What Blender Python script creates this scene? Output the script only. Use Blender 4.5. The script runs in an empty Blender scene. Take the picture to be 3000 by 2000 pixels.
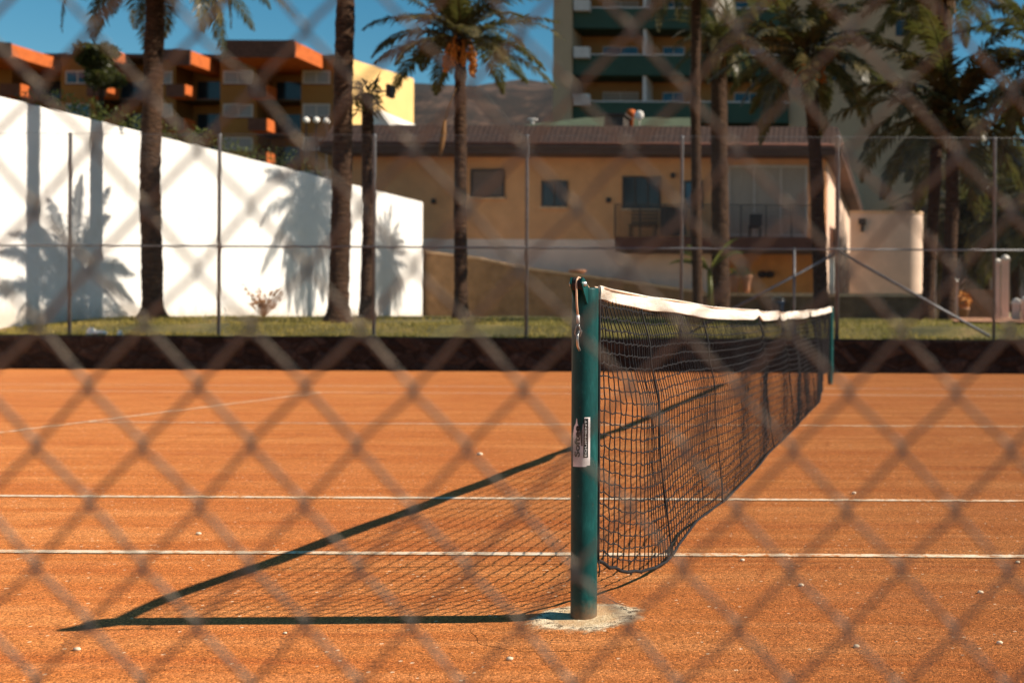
import bpy, bmesh, math, random
from mathutils import Vector, Matrix, noise
random.seed(7)
C = bpy.context.scene.collection
R = math.radians
# ------------------------------------------------------------------ camera model (photo pixels, 3000 x 2000)
F, CX, CY, ROLL, H = 3180.0, 2630.0, 939.5, 0.00505, 0.9612
CR, SR = math.cos(ROLL), math.sin(ROLL)
def P(px, py, Y):
    """point of the place that stands Y metres ahead and shows at pixel (px, py)"""
    dx, dy = px-CX, py-CY
    return Vector(((CR*dx+SR*dy)*Y/F, Y, H-(-SR*dx+CR*dy)*Y/F))
def lerp(a, b, t): return a+(b-a)*t
def interp(pts, x):
    if x <= pts[0][0]: return pts[0][1]
    for (x0, y0), (x1, y1) in zip(pts, pts[1:]):
        if x <= x1:
            t = (x-x0)/(x1-x0); t = t*t*(3-2*t)
            return lerp(y0, y1, t)
    return pts[-1][1]
# ------------------------------------------------------------------ mesh builder
class MB:
    def __init__(s): s.v = []; s.f = []
    def add(s, vs, fs):
        n = len(s.v); s.v += [tuple(v) for v in vs]; s.f += [tuple(i+n for i in f) for f in fs]
    def box(s, x0, x1, y0, y1, z0, z1):
        if x0 > x1: x0, x1 = x1, x0
        if y0 > y1: y0, y1 = y1, y0
        if z0 > z1: z0, z1 = z1, z0
        s.add([(x0,y0,z0),(x1,y0,z0),(x1,y1,z0),(x0,y1,z0),(x0,y0,z1),(x1,y0,z1),(x1,y1,z1),(x0,y1,z1)],
              [(0,3,2,1),(4,5,6,7),(0,1,5,4),(1,2,6,5),(2,3,7,6),(3,0,4,7)])
    def pbox(s, px0, px1, py0, py1, Y, d):
        xm, ym = (px0+px1)/2, (py0+py1)/2
        s.box(P(px0,ym,Y).x, P(px1,ym,Y).x, Y, Y+d, P(xm,py1,Y).z, P(xm,py0,Y).z)
    def obox(s, c, ax, ay, az):
        """box round c with half-axis vectors"""
        c, ax, ay, az = map(Vector, (c, ax, ay, az))
        s.add([c-ax-ay-az, c+ax-ay-az, c+ax+ay-az, c-ax+ay-az, c-ax-ay+az, c+ax-ay+az, c+ax+ay+az, c-ax+ay+az],
              [(0,3,2,1),(4,5,6,7),(0,1,5,4),(1,2,6,5),(2,3,7,6),(3,0,4,7)])
    def tube(s, pts, r, n=8, caps=True):
        pts = [Vector(p) for p in pts]
        rs = r if isinstance(r, (list, tuple)) else [r]*len(pts)
        vs = []; u = None
        for i, p in enumerate(pts):
            d = (pts[min(i+1, len(pts)-1)]-pts[max(i-1, 0)])
            if d.length < 1e-9: d = Vector((0,0,1))
            d.normalize()
            if u is None:
                u = d.orthogonal().normalized()
            else:
                u = (u-d*u.dot(d)); u = u.normalized() if u.length > 1e-6 else d.orthogonal().normalized()
            w = d.cross(u)
            for k in range(n):
                a = 2*math.pi*k/n
                vs.append(p+(u*math.cos(a)+w*math.sin(a))*rs[i])
        fs = []
        for i in range(len(pts)-1):
            for k in range(n):
                k2 = (k+1) % n
                fs.append((i*n+k, i*n+k2, (i+1)*n+k2, (i+1)*n+k))
        if caps and n > 2:
            fs.append(tuple(reversed(range(n)))); fs.append(tuple((len(pts)-1)*n+k for k in range(n)))
        s.add(vs, fs)
    def lathe(s, c, prof, n=24):
        """prof: (radius, z) pairs round the vertical through c"""
        vs = [(c[0]+r*math.cos(2*math.pi*k/n), c[1]+r*math.sin(2*math.pi*k/n), c[2]+z) for r, z in prof for k in range(n)]
        fs = [(i*n+k, i*n+(k+1) % n, (i+1)*n+(k+1) % n, (i+1)*n+k) for i in range(len(prof)-1) for k in range(n)]
        fs.append(tuple(reversed(range(n)))); fs.append(tuple((len(prof)-1)*n+k for k in range(n)))
        s.add(vs, fs)
    def grid(s, rows):
        n = len(rows[0]); m = len(rows)
        s.add([v for r in rows for v in r], [(i*n+j, i*n+j+1, (i+1)*n+j+1, (i+1)*n+j) for i in range(m-1) for j in range(n-1)])
    def prism(s, poly, h):
        """poly: list of (x, y) counter-clockwise; h: (z0, z1)"""
        n = len(poly)
        s.add([(x,y,h[0]) for x,y in poly]+[(x,y,h[1]) for x,y in poly],
              [tuple(reversed(range(n))), tuple(range(n,2*n))]+[(i,(i+1)%n,n+(i+1)%n,n+i) for i in range(n)])
    def ball(s, c, r, n=10, m=6, sq=(1,1,1), jit=0):
        c = Vector(c); vs = []
        for i in range(1, m):
            t = math.pi*i/m
            for k in range(n):
                a = 2*math.pi*k/n; q = 1+random.uniform(-jit, jit)
                vs.append(c+Vector((math.sin(t)*math.cos(a)*sq[0], math.sin(t)*math.sin(a)*sq[1], math.cos(t)*sq[2]))*r*q)
        top, bot = len(vs), len(vs)+1
        vs += [c+Vector((0,0,r*sq[2])), c-Vector((0,0,r*sq[2]))]
        fs = [(i*n+k, (i+1)*n+k, (i+1)*n+(k+1)%n, i*n+(k+1)%n) for i in range(m-2) for k in range(n)]
        fs += [(top, k, (k+1)%n) for k in range(n)]+[(bot, (m-2)*n+(k+1)%n, (m-2)*n+k) for k in range(n)]
        s.add(vs, fs)
    def build(s, name, mat, parent=None, smooth=False, at=None):
        me = bpy.data.meshes.new(name)
        off = Vector(at) if at is not None else (Vector(parent.matrix_world_loc) if False else Vector((0,0,0)))
        if parent is not None: off = off+WL[parent]
        me.from_pydata([(v[0]-off.x, v[1]-off.y, v[2]-off.z) for v in s.v], [], s.f)
        me.update()
        if smooth: me.polygons.foreach_set('use_smooth', [True]*len(me.polygons))
        me.materials.append(mat)
        o = bpy.data.objects.new(name, me); C.objects.link(o)
        WL[o] = off
        if parent is not None:
            o.parent = parent
        elif at is not None:
            o.location = at
        return o
WL = {}
def tag(o, label=None, cat=None, group=None, kind=None):
    if label: o['label'] = label
    if cat: o['category'] = cat
    if group: o['group'] = group
    if kind: o['kind'] = kind
    return o
def thing(name, loc, label, cat, group=None):
    o = bpy.data.objects.new(name, None); C.objects.link(o); o.location = loc; o.empty_display_size = .2
    WL[o] = Vector(loc)
    return tag(o, label, cat, group)
def copy_tree(o, loc, rz=0, sc=(1,1,1), parent=None):
    c = o.copy(); C.objects.link(c)
    if parent is None:
        c.location = loc; c.rotation_euler = (0,0,rz); c.scale = sc
    else: c.parent = parent
    for ch in list(o.children): copy_tree(ch, None, parent=c)
    return c
# ------------------------------------------------------------------ materials
def newmat(name):
    m = bpy.data.materials.new(name); m.use_nodes = True
    nt = m.node_tree; b = nt.nodes['Principled BSDF']
    return m, nt, b
def N(nt, t, **kw):
    n = nt.nodes.new(t)
    for k, v in kw.items():
        if k in n.inputs.keys(): n.inputs[k].default_value = v
        else: setattr(n, k, v)
    return n
def ramp(nt, fac, stops):
    r = nt.nodes.new('ShaderNodeValToRGB'); e = r.color_ramp.elements
    while len(e) < len(stops): e.new(.5)
    for x, (p, c) in zip(e, stops):
        x.position = p; x.color = (c[0], c[1], c[2], 1) if isinstance(c, (tuple, list)) else (c, c, c, 1)
    nt.links.new(fac, r.inputs[0]); return r.outputs[0]
def mixc(nt, fac, a, b, mode='MIX'):
    m = nt.nodes.new('ShaderNodeMix'); m.data_type = 'RGBA'; m.blend_type = mode
    for s, v in ((m.inputs[0], fac), (m.inputs[6], a), (m.inputs[7], b)):
        if hasattr(v, 'links'): nt.links.new(v, s)
        elif isinstance(v, (int, float)): s.default_value = v
        else: s.default_value = (v[0], v[1], v[2], 1)
    return m.outputs[2]
def math_(nt, op, a, b=0.0, c=None, clamp=False):
    m = nt.nodes.new('ShaderNodeMath'); m.operation = op; m.use_clamp = clamp
    for s, v in zip(m.inputs, (a, b, c)):
        if v is None: continue
        if hasattr(v, 'links'): nt.links.new(v, s)
        else: s.default_value = v
    return m.outputs[0]
def coords(nt, scale=(1,1,1), loc=(0,0,0), rot=(0,0,0), world=False):
    if world:
        src = nt.nodes.new('ShaderNodeNewGeometry').outputs['Position']
    else: src = nt.nodes.new('ShaderNodeTexCoord').outputs['Object']
    m = nt.nodes.new('ShaderNodeMapping'); m.inputs['Scale'].default_value = scale; m.inputs['Location'].default_value = loc; m.inputs['Rotation'].default_value = rot
    nt.links.new(src, m.inputs[0]); return m.outputs[0]
def noi(nt, vec, scale, detail=4, rough=.55, dist=0):
    n = N(nt, 'ShaderNodeTexNoise', Scale=scale, Detail=detail, Roughness=rough, Distortion=dist)
    nt.links.new(vec, n.inputs['Vector']); return n.outputs['Fac']
def vor(nt, vec, scale, feature='F1', rnd=1):
    n = nt.nodes.new('ShaderNodeTexVoronoi'); n.feature = feature; n.inputs['Scale'].default_value = scale; n.inputs['Randomness'].default_value = rnd
    nt.links.new(vec, n.inputs['Vector']); return n
def bump(nt, b, height, dist, strength=1.0):
    n = nt.nodes.new('ShaderNodeBump'); n.inputs['Distance'].default_value = dist; n.inputs['Strength'].default_value = strength
    nt.links.new(height, n.inputs['Height']); nt.links.new(n.outputs[0], b.inputs['Normal'])
def mul(c, k): return tuple(min(1, x*k) for x in c)
def mat(name, col, rough=.7, var=.25, scale=6, detail=5, bmp=0, bscale=None, metal=0, spec=.3, stretch=(1,1,1), col2=None):
    """plain weathered surface: two tones of one colour in a noise, optional relief"""
    m, nt, b = newmat(name)
    v = coords(nt, stretch)
    f = noi(nt, v, scale, detail, .6)
    c = ramp(nt, f, [(.3, mul(col, 1-var)), (.7, col2 if col2 else mul(col, 1+var))])
    nt.links.new(c, b.inputs['Base Color'])
    b.inputs['Roughness'].default_value = rough; b.inputs['Metallic'].default_value = metal
    b.inputs['Specular IOR Level'].default_value = spec
    if bmp: bump(nt, b, noi(nt, v, bscale or scale*4, 4, .6), bmp)
    return m
M = {}
def clay_material(foot=None):
    m, nt, b = newmat('chipped_concrete' if foot else 'red_clay')
    v = coords(nt, world=True)
    vs = coords(nt, (.22, 2.4, 1), world=True)      # drag-brush streaks along the lines
    big = noi(nt, v, .5, 4, .6)
    streak = noi(nt, vs, 1.6, 5, .6, .3)
    fine = noi(nt, v, 260, 2, .6)
    mid = noi(nt, v, 28, 5, .65)
    base = ramp(nt, streak, [(.30, (.39, .105, .024)), (.50, (.465, .150, .036)), (.72, (.58, .225, .068))])
    base = mixc(nt, math_(nt, 'MULTIPLY', ramp(nt, big, [(.42, 0), (.62, 1)]), .55), base, (.42, .115, .027))
    base = mixc(nt, math_(nt, 'MULTIPLY', ramp(nt, mid, [(.45, 0), (.75, 1)]), .30), base, (.40, .115, .026))
    swp = noi(nt, coords(nt, (.5, 7, 1), (3, 1, 0), (0, 0, .12), world=True), 2.0, 6, .7, .5)     # brush sweeps
    base = mixc(nt, math_(nt, 'MULTIPLY', ramp(nt, swp, [(.46, 0), (.66, 1)]), .30), base, (.70, .30, .11))
    slide = noi(nt, coords(nt, (2.2, .8, 1), (7, 2, 0), (0, 0, .5), world=True), 1.5, 5, .65, 1.2)
    base = mixc(nt, math_(nt, 'MULTIPLY', ramp(nt, slide, [(.55, 0), (.68, 1)]), .50), base, (.36, .10, .024))
    gr = vor(nt, v, 210)
    g = N(nt, 'ShaderNodeSeparateColor'); nt.links.new(gr.outputs['Color'], g.inputs[0])
    base = mixc(nt, .9, base, ramp(nt, g.outputs[0], [(.0, .22), (.18, .62), (.5, 1.0), (.86, 1.25), (1, 2.1)]), 'MULTIPLY')
    gr2 = vor(nt, v, 62)
    g2 = N(nt, 'ShaderNodeSeparateColor'); nt.links.new(gr2.outputs['Color'], g2.inputs[0])
    spot = math_(nt, 'MULTIPLY', math_(nt, 'GREATER_THAN', g2.outputs[1], .982), math_(nt, 'LESS_THAN', gr2.outputs['Distance'], .36))
    base = mixc(nt, math_(nt, 'MULTIPLY', spot, .75), base, (.86, .62, .40))
    spotd = math_(nt, 'MULTIPLY', math_(nt, 'GREATER_THAN', g2.outputs[2], .988), math_(nt, 'LESS_THAN', gr2.outputs['Distance'], .34))
    base = mixc(nt, math_(nt, 'MULTIPLY', spotd, .75), base, (.16, .06, .025))
    # cracks and scuffs
    cv = vor(nt, coords(nt, (.35, 1.3, 1), (1.7, .3, 0), world=True), .8, 'DISTANCE_TO_EDGE')
    wob = math_(nt, 'ADD', cv.outputs['Distance'], math_(nt, 'MULTIPLY', math_(nt, 'SUBTRACT', noi(nt, v, 9, 3), .5), .05))
    crack = math_(nt, 'MULTIPLY', math_(nt, 'LESS_THAN', math_(nt, 'ABSOLUTE', wob), .0045), math_(nt, 'GREATER_THAN', noi(nt, v, 1.1, 2), .57))
    base = mixc(nt, math_(nt, 'MULTIPLY', crack, .55), base, (.18, .06, .02))
    h = math_(nt, 'ADD', math_(nt, 'MULTIPLY', fine, .35), math_(nt, 'MULTIPLY', gr.outputs['Distance'], -.9))
    h = math_(nt, 'ADD', h, math_(nt, 'MULTIPLY', mid, 1.3))
    dist = .0030
    if foot:            # the broken concrete fades into the same clay
        cx, cy = foot
        n1 = noi(nt, v, 11, 7, .75); n2 = noi(nt, v, 85, 4, .7); n3 = noi(nt, v, 7, 5, .65)
        sep = N(nt, 'ShaderNodeSeparateXYZ'); nt.links.new(v, sep.inputs[0])
        dx = math_(nt, 'SUBTRACT', sep.outputs[0], cx+.012)
        dy = math_(nt, 'MULTIPLY', math_(nt, 'SUBTRACT', sep.outputs[1], cy-.005), 1.0)
        r = math_(nt, 'SQRT', math_(nt, 'ADD', math_(nt, 'MULTIPLY', dx, dx), math_(nt, 'MULTIPLY', dy, dy)))
        r = math_(nt, 'ADD', r, math_(nt, 'MULTIPLY', math_(nt, 'SUBTRACT', n1, .5), .16))
        r = math_(nt, 'ADD', r, math_(nt, 'MULTIPLY', math_(nt, 'SUBTRACT', n2, .5), .03))
        con = ramp(nt, n2, [(.3, (.48, .31, .16)), (.55, (.66, .47, .27)), (.75, (.80, .68, .47))])
        con = mixc(nt, ramp(nt, n3, [(.46, 0), (.66, .7)]), con, (.54, .24, .085))
        rim = math_(nt, 'MULTIPLY', ramp(nt, r, [(.09, 0), (.13, .85), (.15, .85), (.178, 0)]), ramp(nt, noi(nt, v, 16, 6, .75), [(.36, .35), (.54, 1)]))
        con = mixc(nt, rim, con, (.80, .65, .45))
        chip = math_(nt, 'MULTIPLY', math_(nt, 'GREATER_THAN', noi(nt, v, 46, 5, .75), .535), ramp(nt, r, [(.10, 0), (.128, 1), (.155, 1), (.175, 0)]))
        con = mixc(nt, math_(nt, 'MULTIPLY', chip, .9), con, (.06, .035, .022))
        base = mixc(nt, ramp(nt, r, [(.15, 0), (.185, 1)]), con, base)
        h = math_(nt, 'ADD', h, math_(nt, 'SUBTRACT', math_(nt, 'MULTIPLY', n2, .8), math_(nt, 'MULTIPLY', chip, 1.6)))
    nt.links.new(base, b.inputs['Base Color'])
    b.inputs['Roughness'].default_value = .95; b.inputs['Specular IOR Level'].default_value = .15
    b.inputs['Diffuse Roughness'].default_value = .8
    bump(nt, b, h, dist)
    return m
def line_material():
    m, nt, b = newmat('worn_line_tape')
    v = coords(nt, world=True)
    w = math_(nt, 'ADD', noi(nt, v, 22, 6, .75), math_(nt, 'MULTIPLY', noi(nt, coords(nt, (.5, 3, 1), world=True), 2.2, 3), .35))
    c = ramp(nt, w, [(.52, (.84, .70, .54)), (.68, (.78, .55, .35)), (.80, (.56, .19, .05))])
    nt.links.new(c, b.inputs['Base Color']); b.inputs['Roughness'].default_value = .85; b.inputs['Specular IOR Level'].default_value = .15
    bump(nt, b, noi(nt, v, 150, 3), .002)
    return m
def leaf_material(name, a, b2, rough=.4, trans=.25, sc=3.5):
    m, nt, b = newmat(name)
    v = coords(nt)
    f = noi(nt, v, sc, 3, .6)
    c = ramp(nt, f, [(.3, a), (.7, b2)])
    nt.links.new(c, b.inputs['Base Color']); b.inputs['Roughness'].default_value = rough; b.inputs['Specular IOR Level'].default_value = .28
    t = nt.nodes.new('ShaderNodeBsdfTranslucent'); nt.links.new(mixc(nt, .5, c, (.5, .55, .12)), t.inputs[0])
    mx = nt.nodes.new('ShaderNodeMixShader'); mx.inputs[0].default_value = trans
    nt.links.new(b.outputs[0], mx.inputs[1]); nt.links.new(t.outputs[0], mx.inputs[2])
    nt.links.new(mx.outputs[0], nt.nodes['Material Output'].inputs[0])
    return m
def bark_material():
    m, nt, b = newmat('palm_bark')
    v = coords(nt, (1, 1, 3.2))
    f = noi(nt, v, 7, 6, .7)
    w = N(nt, 'ShaderNodeTexWave', Scale=2.6, Distortion=9.0, Detail=4.0); w.bands_direction = 'Z'; w.inputs['Detail Scale'].default_value = 2.2
    nt.links.new(coords(nt, (1, 1, 1)), w.inputs['Vector'])
    c = ramp(nt, f, [(.3, (.018, .010, .007)), (.55, (.066, .036, .021)), (.75, (.17, .093, .052))])
    c = mixc(nt, .55, c, ramp(nt, w.outputs['Fac'], [(.1, .6), (.6, 1.0)]), 'MULTIPLY')
    nt.links.new(c, b.inputs['Base Color']); b.inputs['Roughness'].default_value = .95; b.inputs['Specular IOR Level'].default_value = .15
    bump(nt, b, math_(nt, 'ADD', f, math_(nt, 'MULTIPLY', w.outputs['Fac'], .35)), .03)
    return m
def post_material():
    m, nt, b = newmat('green_enamel')
    v = coords(nt, (1, 1, .35))
    f = noi(nt, v, 30, 6, .65); g = noi(nt, coords(nt), 90, 4, .7)
    c = ramp(nt, f, [(.3, (.002, .034, .033)), (.55, (.003, .058, .055)), (.8, (.016, .115, .108))])
    c = mixc(nt, ramp(nt, g, [(.68, 0), (.74, .55)]), c, (.20, .26, .23))
    rust = noi(nt, coords(nt, (1, 1, .6)), 26, 6, .75)
    c = mixc(nt, ramp(nt, rust, [(.655, 0), (.69, .85)]), c, (.14, .055, .022))
    sep = N(nt, 'ShaderNodeSeparateXYZ'); nt.links.new(coords(nt), sep.inputs[0])
    dust = math_(nt, 'MULTIPLY', ramp(nt, math_(nt, 'ADD', sep.outputs[2], math_(nt, 'MULTIPLY', g, .06)), [(.03, 1), (.10, 0)]), .45)
    c = mixc(nt, dust, c, (.42, .17, .06))
    nt.links.new(c, b.inputs['Base Color']); b.inputs['Roughness'].default_value = .45; b.inputs['Specular IOR Level'].default_value = .22
    bump(nt, b, math_(nt, 'SUBTRACT', f, math_(nt, 'MULTIPLY', ramp(nt, rust, [(.655, 0), (.69, 1)]), .8)), .0016)
    return m
def canvas_material():
    m, nt, b = newmat('net_canvas')
    v = coords(nt, (6, .5, 14)); v2 = coords(nt)
    f = noi(nt, v, 3, 5, .65); g = noi(nt, v2, 9, 5, .7)
    c = ramp(nt, f, [(.28, (.56, .42, .30)), (.5, (.78, .70, .60)), (.7, (.84, .80, .74))])
    c = mixc(nt, ramp(nt, g, [(.55, 0), (.75, .6)]), c, (.60, .38, .22))
    nt.links.new(c, b.inputs['Base Color']); b.inputs['Roughness'].default_value = .9; b.inputs['Specular IOR Level'].default_value = .15
    bump(nt, b, noi(nt, v2, 60, 4), .004)
    return m
def wall_white_material():
    m, nt, b = newmat('white_render')
    v = coords(nt)
    f = noi(nt, v, .7, 6, .7); g = noi(nt, coords(nt, (1, 1.5, .25)), 2.2, 5, .65)
    c = ramp(nt, f, [(.3, (.78, .745, .70)), (.65, (.83, .80, .77))])
    c = mixc(nt, ramp(nt, g, [(.58, 0), (.78, .5)]), c, (.52, .44, .35))
    sp = N(nt, 'ShaderNodeSeparateXYZ'); nt.links.new(v, sp.inputs[0])
    lo = math_(nt, 'ADD', sp.outputs[2], math_(nt, 'MULTIPLY', noi(nt, coords(nt, (1, 2, .6)), 2.5, 6, .7), -.9))
    c = mixc(nt, math_(nt, 'MULTIPLY', ramp(nt, lo, [(.45, 1), (.85, 0)]), .6), c, (.46, .34, .22))
    hc = noi(nt, coords(nt, (1, .8, .8)), 1.1, 8, .8)
    c = mixc(nt, math_(nt, 'MULTIPLY', ramp(nt, math_(nt, 'ABSOLUTE', math_(nt, 'SUBTRACT', hc, .5)), [(.0, 1), (.006, 0)]), .5), c, (.35, .29, .24))
    nt.links.new(c, b.inputs['Base Color']); b.inputs['Roughness'].default_value = .85; b.inputs['Specular IOR Level'].default_value = .2
    bump(nt, b, noi(nt, v, 18, 4), .01)
    return m
def tile_material(name, col):
    m, nt, b = newmat(name)
    v = coords(nt)
    w = N(nt, 'ShaderNodeTexWave', Scale=1.6, Distortion=.4, Detail=2.0); w.bands_direction = 'X'
    nt.links.new(v, w.inputs['Vector'])
    f = noi(nt, v, 5, 5, .65)
    c = ramp(nt, f, [(.3, mul(col, .6)), (.7, mul(col, 1.35))])
    nt.links.new(c, b.inputs['Base Color']); b.inputs['Roughness'].default_value = .85
    bump(nt, b, w.outputs['Fac'], .007)
    return m
def grass_ground_material():
    m, nt, b = newmat('lawn_soil')
    v = coords(nt)
    f = noi(nt, v, .9, 5, .7); g = noi(nt, v, 14, 4, .7)
    c = ramp(nt, f, [(.35, (.07, .062, .014)), (.55, (.18, .14, .032)), (.72, (.36, .22, .085))])
    c = mixc(nt, .6, c, ramp(nt, g, [(.3, .5), (.7, 1.3)]), 'MULTIPLY')
    nt.links.new(c, b.inputs['Base Color']); b.inputs['Roughness'].default_value = .95
    bump(nt, b, g, .05)
    return m
def stone_material():
    m, nt, b = newmat('old_retaining_stone')
    v = coords(nt, (1, 1, 1.5))
    vr = vor(nt, v, 2.6); ed = vor(nt, v, 2.6, 'DISTANCE_TO_EDGE')
    f = noi(nt, v, 6, 7, .75); g = noi(nt, v, 1.1, 4, .7)
    c = ramp(nt, f, [(.3, (.022, .016, .013)), (.58, (.055, .038, .030)), (.78, (.125, .086, .064))])
    sc_ = N(nt, 'ShaderNodeSeparateColor'); nt.links.new(vr.outputs['Color'], sc_.inputs[0])
    c = mixc(nt, .9, c, ramp(nt, sc_.outputs[0], [(0, .45), (1, 1.45)]), 'MULTIPLY')
    c = mixc(nt, ramp(nt, ed.outputs['Distance'], [(.0, .7), (.05, 0)]), c, (.012, .009, .008))
    c = mixc(nt, ramp(nt, g, [(.60, 0), (.74, .5)]), c, (.12, .075, .05))
    nt.links.new(c, b.inputs['Base Color']); b.inputs['Roughness'].default_value = .95; b.inputs['Specular IOR Level'].default_value = .1
    bump(nt, b, math_(nt, 'ADD', f, math_(nt, 'MULTIPLY', ed.outputs['Distance'], 2)), .05)
    return m
def hill_material():
    m, nt, b = newmat('dry_hillside')
    v = coords(nt)
    f = noi(nt, v, .030, 7, .65, .8); g = noi(nt, v, .09, 5, .7)
    c = ramp(nt, f, [(.38, (.010, .008, .007)), (.50, (.034, .021, .016)), (.64, (.115, .064, .042))])
    c = mixc(nt, ramp(nt, g, [(.46, 0), (.58, .75)]), c, (.020, .016, .013))
    nt.links.new(c, b.inputs['Base Color']); b.inputs['Roughness'].default_value = 1
    return m
def glass_material(name, col=(.02, .025, .03)):
    m, nt, b = newmat(name)
    v = coords(nt); f = noi(nt, v, .8, 2)
    nt.links.new(ramp(nt, f, [(.3, mul(col, .6)), (.7, mul(col, 1.5))]), b.inputs['Base Color'])
    b.inputs['Roughness'].default_value = .12; b.inputs['Specular IOR Level'].default_value = .5
    return m
NX, NY = -1.004, 3.487           # net post on the near side
NYF = NY+12.8
M['clay'] = clay_material(); M['footing'] = clay_material((NX, NY)); M['line'] = line_material()
M['post'] = post_material(); M['canvas'] = canvas_material(); M['whitewall'] = wall_white_material()
M['cord'] = mat('black_net_twine', (.013, .012, .013), .75, .3, 40)
M['wire'] = mat('galvanised_wire', (.225, .18, .13), .5, .3, 60, metal=.0, spec=.3)
M['galv'] = mat('galvanised_tube', (.15, .152, .16), .5, .25, 12, metal=.3, spec=.4)
M['cable'] = mat('coated_steel_cable', (.62, .36, .22), .45, .2, 80, spec=.5)
M['steel'] = mat('bare_steel', (.62, .60, .57), .3, .15, 60, metal=.8, spec=.5)
M['label'] = mat('sticker_film', (.78, .72, .70), .35, .08, 25, spec=.45)
M['ink'] = mat('black_ink', (.012, .012, .013), .4, .2, 60)
M['inkwhite'] = mat('white_ink', (.80, .78, .74), .4, .05, 60)
M['rubber'] = mat('dark_rubber', (.03, .022, .02), .7, .3, 40)
M['bark'] = bark_material()
M['frond'] = leaf_material('palm_frond', (.014, .0125, .005), (.115, .088, .034), .40, .12)
M['dryfrond'] = leaf_material('dry_palm_leaf', (.10, .045, .016), (.26, .125, .042), .7, .2)
M['fruit'] = mat('orange_dates', (.55, .21, .035), .6, .45, 14)
M['hedge'] = leaf_material('hedge_leaf', (.030, .040, .008), (.12, .125, .022), .5, .25, 2)
M['darkleaf'] = leaf_material('dark_leaf', (.014, .018, .007), (.050, .050, .017), .45, .2, 2)
M['banana'] = leaf_material('banana_leaf', (.03, .04, .009), (.15, .14, .03), .4, .35, 2)
M['grass'] = leaf_material('grass_blade', (.13, .11, .018), (.46, .32, .075), .6, .3, 1.2)
M['lawn'] = grass_ground_material()
M['stonewall'] = stone_material()
M['beige'] = mat('beige_render', (.68, .33, .15), .9, .12, 1.2, 6, bmp=.004, bscale=30, spec=.15)
M['pinkish'] = mat('pale_pink_render', (.78, .58, .47), .9, .10, 1.2, 6, bmp=.004, bscale=30, spec=.15)
M['gardenwall'] = mat('rough_garden_wall', (.30, .17, .085), .95, .28, 2.2, 6, bmp=.02, bscale=14, spec=.1)
M['coping'] = mat('stone_coping', (.62, .40, .24), .9, .2, 4, 5, spec=.15)
M['lowwall'] = mat('dark_low_wall', (.17, .105, .06), .95, .35, 2.5, 6, bmp=.02, bscale=14, spec=.1)
M['tile'] = tile_material('brown_roof_tile', (.070, .037, .026))
M['fascia'] = mat('brown_fascia', (.095, .050, .033), .8, .3, 3, 5, stretch=(.3, 1, 2))
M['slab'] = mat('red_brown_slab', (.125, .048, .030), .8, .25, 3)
M['frame'] = mat('dark_window_frame', (.055, .042, .034), .5, .2, 8)
M['shutter'] = mat('brown_roller_shutter', (.16, .105, .08), .6, .2, 30, stretch=(.1, 1, 1))
M['lightframe'] = mat('pale_aluminium', (.50, .42, .36), .5, .1, 8)
M['curtain'] = mat('grey_curtain', (.36, .29, .235), .85, .12, 6, stretch=(4, 1, .3))
M['glass'] = glass_material('dark_glass')
M['blueglass'] = glass_material('blue_glass', (.03, .10, .16))
M['greyshut'] = mat('grey_blind', (.27, .255, .25), .7, .1, 5, stretch=(1, 1, 8))
M['rail'] = mat('dark_railing', (.035, .03, .028), .5, .2, 10)
M['ochre'] = mat('ochre_render', (.78, .36, .12), .85, .12, 2, 5, spec=.15)
M['cream'] = mat('cream_render', (.70, .50, .375), .85, .1, 1.5, 5, spec=.15)
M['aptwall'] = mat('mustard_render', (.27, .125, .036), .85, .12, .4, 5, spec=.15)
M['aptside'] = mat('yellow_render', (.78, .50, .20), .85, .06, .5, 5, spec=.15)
M['terracotta'] = mat('terracotta', (.46, .105, .020), .8, .2, 2, 5)
M['towergreen'] = mat('green_parapet', (.030, .064, .042), .7, .15, .6, 4)
M['towergrey'] = mat('tower_grey_render', (.42, .30, .19), .9, .1, .3, 5, spec=.15)
M['towerochre'] = mat('tower_ochre_wall', (.34, .18, .07), .9, .15, .5, 4, spec=.15)
M['towerwhite'] = mat('white_rail_paint', (.55, .50, .46), .6, .1, 3)
M['greenroof'] = mat('green_roof_sheet', (.085, .10, .058), .7, .2, 2, 4)
M['hill'] = hill_material()
M['earth'] = mat('dry_earth', (.23, .14, .075), 1, .3, .3, 6)
M['paving'] = mat('pink_paving', (.52, .25, .15), .9, .15, 3, 4)
M['pebble'] = mat('pale_pebble', (.74, .58, .40), .8, .15, 60)
M['whitepaint'] = mat('white_paint', (.80, .74, .66), .6, .08, 6)
M['clayplain'] = mat('terracotta_pot', (.34, .16, .085), .8, .2, 8)
M['blue'] = mat('dark_blue_plastic', (.012, .03, .07), .5, .2, 8)
M['twig'] = mat('dry_twig', (.34, .17, .08), .9, .3, 20)
M['wood'] = mat('brown_wood', (.20, .11, .06), .7, .25, 8, stretch=(1, 8, 8))

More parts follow.
